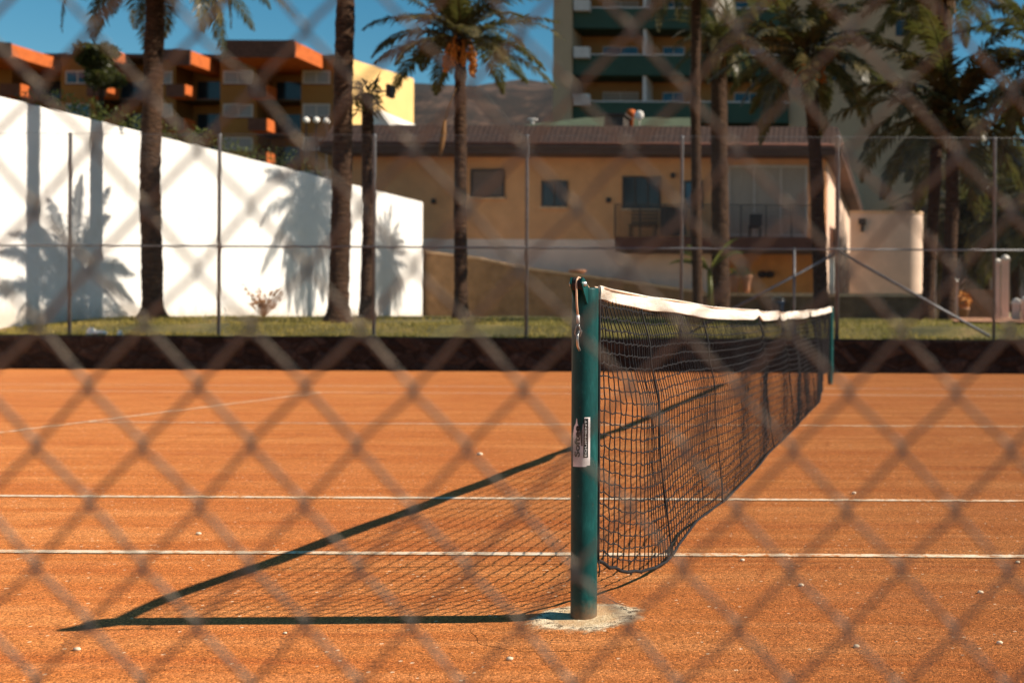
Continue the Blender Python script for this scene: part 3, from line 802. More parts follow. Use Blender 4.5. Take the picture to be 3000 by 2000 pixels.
palm(2408, 25.0, 2372, 165, 44, 5, 'palm leaning over the lit end of the house with orange stalks in its crown', 0, FRUIT2, rz=.3, sc=.86, bend=.02)
palm(2716, 26.0, 2768, -35, 38, 4, 'palm trunk just beside the rounded white building, crown at the top edge', 1, rz=1.9, sc=1.05)
palm(2776, 24.6, 2796, 345, 44, 5, 'short palm with a low drooping crown in front of the grey tower', 0, rz=3.7, sc=1.08)
palm(3025, 24.0, 3110, 215, 44, 5, 'palm at the edge of the view with dark hanging fronds beside the fence post', 0, rz=5.0, sc=.95)
# low feather palms growing from the ground at the back on the right
def low_palm(px, Y, ztop_px, sc, crown, label, rz):
    b = P(px, 930, Y); b.z = terrace_z(b.x, b.y)
    t = thing('feather_palm', b, label, 'palm', 'low palms by the gate posts')
    tp = P(px, ztop_px, Y)
    trunk_mesh(b, tp, .22, .2, int(px), 0, .2).build('trunk', M['bark'], t, True)
    child('crown', CROWNS[crown], t, tp-b, rz, sc)
low_palm(2850, 56, 660, 2.0, 1, 'low dark feather palm behind the gate posts', 1.2)
low_palm(2975, 53, 590, 2.1, 2, 'taller feather palm filling the corner behind the gate posts', 4.2)
low_palm(3130, 36, 640, 1.2, 3, 'feather palm reaching in from beyond the gate posts at the edge', 2.2)
# stump with ivy, cable and floodlight
b = P(1074, 930, 22.9); b.z = terrace_z(b.x, b.y)-.02; tp = P(1076, 275, 22.9)
t = thing('palm_stump', b, 'slim headless palm trunk with a dry tuft and a floodlight on an arm', 'palm trunk')
trunk_mesh(b, tp, .135, .11, 61, .03, .5).build('trunk', M['bark'], t, True)
random.seed(17); mb = MB()
for i in range(150):
    a = random.uniform(0, 6.28); z = random.uniform(-.42, .28); rr = .10+.10*random.random()
    c = tp+Vector((rr*math.cos(a), rr*math.sin(a), z)); o = Vector((math.cos(a)*.6, math.sin(a)*.6, random.uniform(-.7, 1))).normalized()*random.uniform(.1, .26)
    w = o.orthogonal().normalized()*.018
    mb.add([c-w, c+w, c+o*.5+w*1.2, c+o*.5-w*1.2, c+o+Vector((0,0,-.04))], [(0,1,2,3), (3,2,4)])
mb.build('dry_tuft', M['darkleaf'], t)
mb = MB(); e = P(1116, 205, 22.9)
mb.add([tp+Vector((-.03,0,.1)), tp+Vector((.05,0,.1)), tp.lerp(e,.6)+Vector((.05,0,0)), tp.lerp(e,.6)+Vector((-.03,.04,0)), e], [(0,1,2,3), (3,2,4)])
mb.build('spear_leaf', M['darkleaf'], t)
mb = MB(); mb.tube([P(1074, 235, 22.85), P(1056, 258, 22.8), P(1050, 285, 22.8), P(1056, 305, 22.8), P(1070, 322, 22.8)], .014, 8); mb.build('cable', M['cable'], t, True)
mb = MB(); mb.tube([P(1085, 267, 22.8), P(1140, 268, 22.8)], .018, 8); mb.build('arm', M['galv'], t, True)
fl = P(1143, 268, 22.8); mb = MB()
mb.obox(fl, (.035, 0, 0), (0, .12, 0), (0, 0, .13)); mb.obox(fl+Vector((.045, 0, 0)), (.012, 0, 0), (0, .10, 0), (0, 0, .11))
mb.build('floodlight_head', M['frame'], t)
# dead frond hanging beside the slender palm
mb = MB(); a, c = P(1302, 352, 22.9), P(1288, 462, 22.9)
mb.tube([a, a.lerp(c, .35)+Vector((.02, 0, 0)), a.lerp(c, .7)+Vector((.01, 0, 0)), c], [.035, .06, .05, .02], 6)
mb.tube([a, P(1340, 250, 23.0)], .012, 5)
tag(mb.build('dead_frond', M['dryfrond'], smooth=True), 'single rust brown dead frond hanging beside the slender palm', 'palm frond')

# ------------------------------------------------------------------ leaf masses
def leaf_cloud(blobs, n, size, seed, spread=1):
    random.seed(seed); mb = MB(); tot = sum(r[0]*r[1]*r[2] for _, r in blobs)
    for c, r in blobs:
        c = Vector(c)
        for i in range(int(n*r[0]*r[1]*r[2]/tot)):
            while True:
                d = Vector((random.uniform(-1, 1), random.uniform(-1, 1), random.uniform(-1, 1)))
                if .0 < d.length <= 1: break
            d = d.normalized()*(d.length**.45)
            k = 1+.28*noise.noise(d*2.3+c)
            p = c+Vector((d.x*r[0], d.y*r[1], d.z*r[2]))*k
            if noise.noise(p*1.6/size*.12) < -.32: continue
            o = (d+Vector((random.gauss(0, .6), random.gauss(0, .6), random.gauss(0, .6)))).normalized()*size*random.uniform(.6, 1.3)
            w = o.orthogonal().normalized(); w = Matrix.Rotation(random.uniform(0, 6.28), 3, o.normalized()) @ w*size*.28
            mb.add([p, p+o*.5+w, p+o, p+o*.5-w], [(0,1,2,3)])
    return mb
XW = -17.4
def hedge(y0, y1, ztop_, lab, seed):
    bl = []
    k = int((y1-y0)/.8)
    for i in range(k+1):
        y = lerp(y0, y1, i/k); random.seed(seed*50+i)
        bl.append(((XW-.95+random.uniform(-.1, .1), y, ztop_+random.uniform(-.75, -.45)), (.62, .75, .75)))
        bl.append(((XW-.95, y, ztop_-1.9), (.6, .7, 1.0)))
    t = thing('hedge', (XW-.95, (y0+y1)/2, .9), lab, 'hedge', 'hedges behind the white wall')
    leaf_cloud(bl, 5200, .085, seed).build('foliage', M['hedge'], t)
    mb = MB()
    for i in range(int((y1-y0)/1.2)+1):
        y = y0+i*1.2; mb.tube([(XW-.95, y, .8), (XW-.9, y+.05, 2.6), (XW-.95, y+.1, ztop_-1.2)], [.05, .04, .02], 6)
    mb.build('stems', M['bark'], t, True)
hedge(23.6, 25.6, 5.75, 'small green hedge top showing above the white wall beside the thick leaning palm', 2)
hedge(26.8, 33.2, 5.78, 'long green hedge top showing above the lower end of the white wall', 4)
def tree(px, py, Y, rpx, lab, seed, matk='darkleaf', n=6000, size=.22):
    c = P(px, py, Y); r = rpx*Y/F; zb_ = 1.0
    t = thing('tree', (c.x, c.y, zb_), lab, 'tree', 'broadleaf trees')
    random.seed(seed); bl = []
    for i in range(11):
        d = Vector((random.uniform(-1, 1), random.uniform(-1, 1), random.uniform(-.8, .9)))
        bl.append((c+d*r*.68, (r*random.uniform(.35, .55),)*3))
    leaf_cloud(bl, n, size, seed).build('crown', M[matk], t)
    mb = MB(); mb.tube([(c.x, c.y, zb_-.1), (c.x+.1, c.y, lerp(zb_, c.z, .5)), (c.x, c.y, c.z)], [r*.09+.08, r*.07+.05, .05], 10)
    for k in range(5):
        bb = bl[k][0]; mb.tube([(c.x+.05, c.y, lerp(zb_, c.z, .7)), bb], [.07, .03], 6)
    mb.build('trunk', M['bark'], t, True)
tree(300, 200, 70, 56, 'dark leafy tree rising in front of the mustard apartment block', 21, n=7000, size=.28)
tree(2890, 560, 66, 120, 'dark bushy tree behind the feather palms', 23, n=7000, size=.3)
tree(3060, 720, 62, 110, 'dark bushy tree at the corner beyond the gate posts', 27, n=5000, size=.3)

# ------------------------------------------------------------------ white wall
YWE = 17.4*F/(CX-1237)
mb = MB(); rows = []
zw = P(0, 283, 17.4*F/CX).z
ny = 90
prof = lambda y: [(XW+.0, y, .3), (XW+.0, y, zw-.02), (XW-.02, y, zw), (XW-.26, y, zw), (XW-.28, y, zw-.02), (XW-.28, y, .3)]
for i in range(ny+1):
    y = lerp(18.0, YWE, i/ny); row = []
    for (x, yy, z) in prof(y): row.append((x+.012*noise.noise(Vector((y*.6, z*.5, 1))), yy, z+(.012*noise.noise(Vector((y*.8, 0, 4))) if z > 2 else 0)))
    rows.append(row)
mb.grid(rows)
n0 = len(mb.v)
mb.add([rows[-1][0], rows[-1][1], rows[-1][2], rows[-1][3], rows[-1][4], rows[-1][5]], [(0,1,2,3,4,5)])
mb.add([rows[0][0], rows[0][1], rows[0][2], rows[0][3], rows[0][4], rows[0][5]], [(5,4,3,2,1,0)])
tag(mb.build('white_wall', M['whitewall']), 'long bright white rendered wall running back beside the lawn', 'wall')
# dry shrub at its foot
b = P(772, 930, 28.3); b.x = max(b.x, XW+.35); b.z = terrace_z(b.x, b.y)
random.seed(5); mb = MB()
for i in range(34):
    a = random.uniform(0, 6.28); h = random.uniform(.35, .85); s = random.uniform(.1, .5)
    p = [b+Vector((0, 0, 0)), b+Vector((math.cos(a)*s*.4, math.sin(a)*s*.4, h*.5)), b+Vector((math.cos(a)*s, math.sin(a)*s, h))]
    mb.tube(p, [.008, .006, .003], 4)
    for k in range(5):
        q = p[1].lerp(p[2], random.random()); d = Vector((random.gauss(0, 1), random.gauss(0, 1), random.gauss(.5, 1))).normalized()*.10; w = d.orthogonal()*.25
        mb.add([q, q+d*.5+w, q+d, q+d*.5-w], [(0,1,2,3)])
tag(mb.build('dry_shrub', M['twig']), 'small dry twiggy shrub at the foot of the white wall', 'shrub')
for px, py, r, lab in ((266, 952, .09, 'white stone lump upright on the grass edge'), (290, 966, .10, 'flat white stone slab lying on the grass edge'), (352, 968, .06, 'small pale stone on the grass edge near the thick leaning palm')):
    c = P(px, py, 20.05); c.z = terrace_z(c.x, c.y)+r*.45
    random.seed(px); mb = MB(); mb.ball(c, r, 9, 6, (1.5 if px == 290 else .8, .9, .55 if px == 290 else 1.2), .14)
    tag(mb.build('stone', M['whitepaint']), lab, 'stone', 'white stones on the grass edge')

# ------------------------------------------------------------------ beige house
YH = 41.6
house = thing('house', (P(1740, 900, YH).x, YH, 1.0), 'long beige house with a brown tiled roof edge, balcony and white plinth', 'house')
xL, xR = P(1000, 700, YH).x, P(2416, 700, YH).x
zE = P(1740, 462, YH).z; zPl = P(1740, 702, YH).z; zG = .9
holes = []
mb = MB()
# front wall as strips round the porch opening
xPo = P(2085, 790, YH).x; zPo0, zPo1 = P(2200, 862, YH).z, P(2200, 728, YH).z
mb.box(xL, xR, YH, YH+26, zPl, zE); mb.build('wall', M['beige'], house)
mb = MB(); mb.box(xL-.05, xPo, YH-.06, YH+20, zG-.3, zPl-.003); mb.build('plinth', M['pinkish'], house)
mb = MB(); mb.box(xPo+.003, xR, YH+1.6, YH+26, zG-.3, zPl-.003); mb.build('porch_wall', M['ochre'], house)
mb = MB(); mb.box(xR+.003, xR+.06, YH+.4, YH+25.9, zG-.3, zE-.003); mb.build('side_wall', M['cream'], house)
for k, (y0, z0, z1) in enumerate(((YH+4, 3.4, 4.9), (YH+9, 3.4, 4.9), (YH+15, 3.4, 4.9), (YH+6, 1.2, 2.6))):
    mb = MB(); mb.box(xR+.062, xR+.09, y0, y0+1.6, z0, z1); mb.build('side_window', M['frame'], house)
# mansard of brown tiles with a fascia board under it
zRt = P(1740, 366, YH-.5).z; zF0 = P(1740, 432, YH-.9).z
x0, x1 = xL-.4, xR+.75
mb = MB()
for dx in (0,):
    a, b_, c_ = YH-1.0, YH-.3, YH+26.4
    mb.add([(x0, a, zF0), (x1, a, zF0), (x1-.25, b_, zRt), (x0+.2, b_, zRt), (x0, c_, zF0), (x1, c_, zF0), (x1-.25, c_, zRt), (x0+.2, c_, zRt)],
           [(0,1,2,3), (1,5,6,2), (4,0,3,7), (3,2,6,7), (5,4,7,6), (0,4,5,1)])
mb.build('roof', M['tile'], house)
mb = MB(); mb.box(x0+.05, x1-.05, YH-.95, YH+26.2, zE+.003, zF0-.003); mb.build('fascia', M['fascia'], house)
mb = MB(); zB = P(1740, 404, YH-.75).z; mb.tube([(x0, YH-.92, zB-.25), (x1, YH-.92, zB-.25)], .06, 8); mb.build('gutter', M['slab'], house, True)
def window(px0, px1, py0, py1, parent, Y, pane, panes=2, fr=.07, frm='frame', name='window', rec=.02):
    mb = MB(); xm, ym = (px0+px1)/2, (py0+py1)/2
    xa, xb, z0, z1 = P(px0, ym, Y).x, P(px1, ym, Y).x, P(xm, py1, Y).z, P(xm, py0, Y).z
    mb.box(xa, xb, Y-.07, Y-.004, z0, z0+fr); mb.box(xa, xb, Y-.07, Y-.004, z1-fr, z1)
    mb.box(xa, xa+fr, Y-.07, Y-.004, z0+fr, z1-fr); mb.box(xb-fr, xb, Y-.07, Y-.004, z0+fr, z1-fr)
    for k in range(1, panes):
        x = lerp(xa, xb, k/panes); mb.box(x-fr*.4, x+fr*.4, Y-.068, Y-.004, z0+fr, z1-fr)
    w = mb.build(name, M[frm], parent)
    mb = MB(); mb.box(xa+fr*.9, xb-fr*.9, Y-.035, Y-.006, z0+fr*.9, z1-fr*.9); mb.build('pane', M[pane], w)
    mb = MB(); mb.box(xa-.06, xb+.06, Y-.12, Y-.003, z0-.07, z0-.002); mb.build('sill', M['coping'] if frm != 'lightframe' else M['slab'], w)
    return w
window(1380, 1478, 496, 578, house, YH, 'shutter', 1)
window(1587, 1663, 530, 606, house, YH, 'glass', 2)
w3 = window(1824, 1936, 517, 612, house, YH, 'glass', 3)
window(2004, 2060, 530, 610, house, YH, 'blueglass', 2)
window(2132, 2366, 484, 694, house, YH, 'curtain', 3, .10, 'lightframe', 'sliding_door')
for px, py in ((1783, 587), (1972, 515), (1272, 590)):
    c = P(px, py, YH); mb = MB(); mb.lathe((c.x, YH-.06, c.z-.1), [(.06, 0), (.09, .04), (.09, .16), (.05, .2)], 10); mb.build('wall_lamp', M['frame'], house, True)
# balcony
zS0, zS1 = P(2090, 727, YH-1.3).z, P(2090, 694, YH-1.3).z
xa, xb = P(1800, 700, YH-1.3).x, P(2392, 700, YH-1.3).x
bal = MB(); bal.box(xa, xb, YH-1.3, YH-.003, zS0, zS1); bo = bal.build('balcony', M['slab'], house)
zRl = P(2090, 600, YH-1.3).z
mb = MB()
for k in range(10):
    z = lerp(zS1+.08, zRl, k/9); mb.tube([(xa, YH-1.25, z), (xb, YH-1.25, z)], .022 if k == 9 else .012, 6)
    mb.tube([(xa, YH-1.25, z), (xa, YH-.01, z)], .012, 6)
for k in range(9):
    x = lerp(xa, xb, k/8); mb.box(x-.02, x+.02, YH-1.27, YH-1.23, zS1, zRl)
mb.build('railing', M['rail'], bo)
mb = MB(); mb.box(P(1935, 640, YH-1.2).x, P(2010, 640, YH-1.2).x, YH-1.215, YH-1.19, zS1+.05, zRl-.06); mb.build('railing_screen', M['rail'], bo)
mb = MB(); mb.box(xa+.02, xb-.02, YH-1.27, YH-.01, zS0-.14, zS0-.003); mb.build('balcony_beam', M['fascia'], bo)
# furniture on the balcony
def bench(px0, px1, lab):
    xa_, xb_ = P(px0, 650, YH-.75).x, P(px1, 650, YH-.75).x; y = YH-.75; z = zS1+.004
    t = thing('bench', ((xa_+xb_)/2, y, z), lab, 'bench')
    mb = MB(); mb.box(xa_, xb_, y-.25, y+.22, z+.42, z+.50); mb.build('seat', M['wood'], t)
    mb = MB()
    for k in range(4): mb.obox(((xa_+xb_)/2, y+.24+.015*k, z+.60+.14*k), ((xb_-xa_)/2, 0, 0), (0, .015, 0), (0, 0, .055))
    mb.build('backrest', M['wood'], t)
    for x in (xa_+.05, xb_-.05):
        for yy in (y-.2, y+.18):
            mb = MB(); mb.box(x-.03, x+.03, yy-.03, yy+.03, z, z+.42); mb.build('leg', M['wood'], t)
bench(1845, 1925, 'wooden bench with a slatted back on the balcony')
def chair(px, lab):
    x = P(px, 650, YH-.7).x; y = YH-.7; z = zS1+.004
    t = thing('chair', (x, y, z), lab, 'chair')
    mb = MB(); mb.box(x-.24, x+.24, y-.22, y+.22, z+.40, z+.45); mb.build('seat', M['rail'], t)
    mb = MB(); mb.obox((x, y+.24, z+.70), (.24, 0, 0), (0, .02, 0), (0, .03, .24)); mb.build('backrest', M['rail'], t)
    for sx in (-.2, .2):
        for sy in (-.18, .18):
            mb = MB(); mb.box(x+sx-.02, x+sx+.02, y+sy-.02, y+sy+.02, z, z+.40); mb.build('leg', M['rail'], t)
chair(2212, 'dark balcony chair in front of the sliding door')
# porch: two tall pots with plants standing on the low wall
YLW = 38.2
zLw = P(2300, 858, YLW).z
lw = thing('low_wall', (P(2380, 900, YLW).x, YLW, .9), 'low dark wall with a pale coping in front of the house porch', 'wall')
mb = MB(); mb.box(P(2040, 890, YLW).x, P(2702, 890, YLW).x, YLW, YLW+.3, .7, zLw-.12); mb.build('wall_body', M['lowwall'], lw)
mb = MB(); mb.box(P(2040, 890, YLW).x-.03, P(2702, 890, YLW).x+.03, YLW-.05, YLW+.35, zLw-.118, zLw); mb.build('coping', M['coping'], lw)
def pot(px, h, r, lab, seed, n=16):
    x = P(px, 840, YLW).x; t = thing('plant_pot', (x, YLW+.15, zLw), lab, 'plant pot', 'pots on the low wall')
    mb = MB(); mb.lathe((x, YLW+.15, zLw), [(r*.6, .0), (r*.72, h*.3), (r, h*.85), (r*1.12, h*.88), (r*1.12, h), (r*.95, h), (r*.9, h*.93)], 18); mb.build('pot', M['clayplain'], t, True)
    random.seed(seed); mb = MB()
    for i in range(n):
        a = random.uniform(0, 6.28); l = random.uniform(.35, .7); e = random.uniform(.3, 1.3)
        frond_geo(mb, (x, YLW+.15, zLw+h*.93), a, e, l, 1.1, 9, .13, .012)
    mb.build('foliage', M['banana'], t)
pot(2150, .62, .16, 'tall pot with a bright leafy plant beside the straight palm trunk', 3)
pot(2186, .62, .17, 'tall pot with a thin plant, second pot on the low wall', 8, 10)
for px in (2233, 2257):
    c = P(px, 805, YH+1.55); mb = MB()
    mb.lathe((c.x, c.y-.12, c.z-.12), [(.08, 0), (.16, .06), (.17, .2), (.1, .26)], 12)
    tag(mb.build('wall_planter', M['rubber'], smooth=True), 'small dark round planter hung on the ochre porch wall, '+('nearer the pots' if px == 2233 else 'nearer the leaning palm'), 'planter', 'planters on the porch wall')
c = P(2278, 900, YLW-.25); zg = terrace_z(c.x, c.y)
t = thing('bucket', (c.x, c.y, zg), 'dark blue bucket standing against the low wall behind the net', 'bucket')
mb = MB(); mb.lathe((c.x, c.y, zg), [(.17, 0), (.22, .55), (.235, .56), (.235, .59), (.20, .59), (.19, .5)], 18); mb.build('pail', M['blue'], t, True)
mb = MB(); mb.tube([(c.x+.23*math.cos(a), c.y, zg+.58+.16*math.sin(a)) for a in [math.pi*k/12 for k in range(13)]], .008, 6); mb.build('handle', M['steel'], t, True)
# column at the porch corner
for px, lab in ((2437, 'white porch column at the lit corner of the house'), (2484, 'white porch column further back along the lit side of the house')):
    Yc = 41.0 if px == 2437 else 46.0
    c = P(px, 850, Yc); z1 = P(px, 742, Yc).z; mb = MB()
    mb.box(c.x-.16, c.x+.16, Yc-.16, Yc+.16, .8, .8+.2); mb.box(c.x-.11, c.x+.11, Yc-.11, Yc+.11, 1.0, z1-.12); mb.box(c.x-.16, c.x+.16, Yc-.16, Yc+.16, z1-.12, z1)
    tag(mb.build('porch_column', M['whitepaint']), lab, 'column', 'porch columns')
# sloping garden wall in front of the plinth
YG = 39.9
gw = thing('garden_wall', (P(1640, 900, YG).x, YG, .9), 'rough brown garden wall with a pale coping that slopes down along the house', 'wall')
pts = [(1210, 728), (1400, 752), (1545, 782), (1800, 815), (2060, 852)]
rows = [[], [], [], []]; mb = MB(); mc = MB(); cr = [[], [], [], [], []]
for i in range(41):
    px = lerp(1210, 2060, i/40); py = interp(pts, px) if False else None
    for (a, b0), (c_, d_) in zip(pts, pts[1:]):
        if a <= px <= c_: py = lerp(b0, d_, (px-a)/(c_-a)); break
    q = P(px, py, YG); zt_ = q.z
    for r_, (dy, z) in zip(rows, ((0, .7), (0, zt_-.10), (.3, zt_-.10), (.3, .7))): r_.append((q.x, YG+dy+.01*noise.noise(Vector((q.x, z, 0))), z))
    zz = zt_+.02*noise.noise(Vector((q.x*1.5, 0, 3)))
    for r_, (dy, z) in zip(cr, ((-.05, zt_-.097), (-.05, zz), (.35, zz), (.35, zt_-.097), (-.05, zt_-.097))): r_.append((q.x, YG+dy, z))
mb.grid(rows); mb.build('wall_body', M['gardenwall'], gw); mc.grid(cr); mc.build('coping', M['coping'], gw)
c = P(1688, 795, YG); mb = MB(); mb.lathe((c.x, YG+.15, c.z-.06), [(.2, 0), (.32, .06), (.34, .11), (.30, .12)], 16)
tag(mb.build('plant_saucer', M['clayplain'], smooth=True), 'brown dish lying on the sloping garden wall above the net post', 'dish')
# banana plant behind the trunks
b = P(2080, 880, 36.8); b.z = terrace_z(b.x, b.y)
t = thing('banana_plant', b, 'banana plant with broad sunlit leaves between the two straight palm trunks', 'banana plant')
mb = MB(); tp = P(2078, 790, 36.8); mb.tube([b, b.lerp(tp, .5)+Vector((.03, 0, 0)), tp], [.12, .10, .07], 12); mb.build('stem', M['banana'], t, True)
for k, (px, py, wd) in enumerate(((1955, 775, .20), (1985, 742, .22), (2165, 698, .17), (2180, 742, .2), (2010, 720, .18))):
    e = P(px, py, 36.8-.3*(k % 3)); mid = tp.lerp(e, .55)+Vector((0, 0, .45)); rows = []
    for i in range(13):
        u = i/12; p = tp.lerp(mid, u).lerp(mid.lerp(e, u), u); d = (e-tp).normalized(); s = Vector((-.35*d.z, 1, .5)).normalized()
        wv = wd*math.sin(math.pi*(.12+.86*u))
        rows.append([p-s*wv-Vector((0, 0, .08*wv)), p, p+s*wv-Vector((0, 0, .08*wv))])
    mb = MB(); mb.grid(rows); mb.build('leaf', M['banana'], t, True)
# things on the roof line
c = P(1800, 350, YH+3); mb = MB(); mb.pbox(1770, 1826, 336, 372, YH+3, 1.0); mb.pbox(1764, 1832, 331, 336.5, YH+2.9, 1.2)
tag(mb.build('chimney', M['frame']), 'short dark chimney block on the house roof', 'chimney')
mb = MB(); xg0, xg1 = P(1480, 360, YH+8).x, P(2060, 360, YH+8).x
z0_, z1_ = P(1740, 385, YH+5).z, P(1740, 344, YH+9).z
mb.add([(xg0, YH+5, z0_), (xg1, YH+5, z0_), (xg1-.6, YH+9, z1_), (xg0+3.5, YH+9, z1_), (xg0, YH+12, z0_), (xg1, YH+12, z0_)], [(0,1,2,3), (1,5,2), (4,0,3), (5,4,3,2), (0,4,5,1)])
tag(mb.build('roof_ridge', M['greenroof']), 'pale green sheet roof rising behind the brown tile edge', 'roof')
c = P(1848, 352, YH+4.2); mb = MB(); mb.lathe((c.x, c.y, c.z-.3), [(.10, 0), (.13, .5), (.18, .52), (.18, .72), (.1, .74)], 14)
tag(mb.build('chimney_pot', M['terracotta'], smooth=True), 'small orange chimney pot on the green roof', 'chimney pot')
c = P(1872, 338, YH+4); mb = MB()
mb.ball(c, .20, 14, 8, (1, .35, 1)); mb.tube([c+Vector((0, .05, 0)), c+Vector((0, .2, -.5))], .02, 6)
tag(mb.build('satellite_dish', M['whitepaint'], smooth=True), 'small round white satellite dish by the orange chimney pot', 'dish')
c = P(1560, 351, YH+7.5); mb = MB(); mb.ball(c, .13, 12, 6, (1.9, 1, .5)); mb.box(c.x-.07, c.x+.07, c.y-.07, c.y+.07, c.z-.22, c.z-.03)
tag(mb.build('roof_vent', M['towerwhite'], smooth=True), 'flat white roof vent near the palm with orange dates', 'vent')
mb = MB(); a = P(1080, 372, 52); d_ = P(1148, 372, 52); e = P(1092, 322, 52)
mb.add([(a.x, 52, a.z-1), (d_.x, 52, a.z-1), (d_.x, 52, a.z), (e.x+.3, 52, e.z), (a.x, 52, e.z-.1)]+[(a.x, 56, a.z-1), (d_.x, 56, a.z-1), (d_.x, 56, a.z), (e.x+.3, 56, e.z), (a.x, 56, e.z-.1)],
       [(0,1,2,3,4), (9,8,7,6,5), (0,5,6,1), (1,6,7,2), (2,7,8,3), (3,8,9,4), (4,9,5,0)])
tag(mb.build('gable', M['whitepaint']), 'white gable corner showing between the brown roof and the yellow wall', 'gable')
# rounded white building
YR = 43.5
xa, xb = P(2490, 700, YR).x, P(2704, 700, YR).x; zt_ = P(2600, 625, YR).z; rr = .55
poly = [(xa, YR)]+[(xb-rr+rr*math.sin(a), YR+rr-rr*math.cos(a)) for a in [math.pi/2*k/16 for k in range(17)]]+[(xb, YR+9), (xa, YR+9)]
rb = thing('rounded_building', ((xa+xb)/2, YR, .9), 'low flat roofed building with a rounded white corner beside the house', 'building')
mb = MB(); mb.prism(poly, (.6, zt_)); mb.build('wall', M['cream'], rb)
mb = MB(); mb.prism([(lerp((xa+xb)/2, x, 1.01), y-.04 if y < YR+5 else y) for x, y in poly], (zt_+.003, zt_+.10)); mb.build('parapet', M['coping'], rb)
c = P(2526, 650, YR); mb = MB(); mb.box(c.x-.15, c.x+.15, YR-.2, YR-.003, c.z-.12, c.z+.12); mb.box(c.x-.06, c.x+.06, YR-.12, YR-.003, c.z-.4, c.z-.12); mb.build('wall_lamp', M['frame'], rb)
c = P(2680, 612, YR+2); mb = MB(); mb.box(c.x-.45, c.x+.1, YR+1.8, YR+2.3, zt_+.12, zt_+.62); mb.box(c.x+.15, c.x+.45, YR+1.8, YR+2.2, zt_+.12, zt_+.5)
tag(mb.build('roof_unit', M['rail']), 'dark air conditioning units on top of the rounded building', 'air conditioner')
# gate posts on the right
def gate_post(px, py0, Y, w, lab, base_py=932):
    c = P(px, py0, Y); zg = min(P(px, base_py, Y).z, terrace_z(c.x, c.y)); t = thing('gate_post', (c.x, Y, zg), lab, 'gate post', 'capped posts by the path')
    mb = MB(); mb.box(c.x-w, c.x+w, Y-w, Y+w, zg-.1, c.z-.10); mb.build('shaft', M['pinkish'], t)
    mb = MB(); mb.box(c.x-w*1.25, c.x+w*1.25, Y-w*1.25, Y+w*1.25, c.z-.097, c.z-.04); mb.ball((c.x, Y, c.z-.03), w*1.1, 12, 6, (1, 1, .7)); mb.build('cap', M['whitepaint'], t)
gate_post(2797, 818, 27.0, .085, 'capped post nearest the short drooping palm')
gate_post(2921, 760, 25.5, .07, 'tall capped post right behind the fence post', 930)
gate_post(2945, 752, 26.5, .095, 'tallest capped post just past the fence post', 930)
gate_post(2977, 878, 24.2, .085, 'short capped post at the edge beyond the tall pair', 955)
gate_post(3003, 872, 25.0, .08, 'short capped post cut by the edge of the view', 955)
gate_post(2731, 735, 42.0, .16, 'orange lit pillar between the two palm trunks beside the rounded building', 870)
mb = MB(); mb.box(P(2805, 900, 29).x, P(2935, 900, 29).x, 29, 29.3, .8, P(2850, 848, 29).z)
tag(mb.build('brick_wall', M['clayplain']), 'low orange brown wall behind the gate posts', 'wall')
c = P(2822, 890, 28.4); zg = terrace_z(c.x, c.y); t = thing('flower_pot', (c.x, c.y, zg), 'yellow flowering pot plant in front of the low orange brown wall', 'plant pot')
mb = MB(); mb.lathe((c.x, c.y, zg), [(.10, 0), (.15, .26), (.17, .27), (.17, .32), (.13, .32)], 14); mb.build('pot', M['clayplain'], t, True)
leaf_cloud([((c.x, c.y, zg+.5), (.2, .2, .2))], 260, .09, 4).build('flowers', M['fruit'], t)
mb = MB(); xa, xb = P(2790, 940, 23.4).x, P(2905, 940, 23.4).x
mb.add([(xa, 22.3, terrace_z(xa, 22.3)+.06), (xb+1.2, 22.3, terrace_z(xb, 22.3)+.06), (xb+1.2, 26.5, 1.05), (xa, 26.5, 1.05)], [(0,1,2,3)])
tag(mb.build('path', M['paving']), 'pink paved path between the posts', 'path', kind='structure')

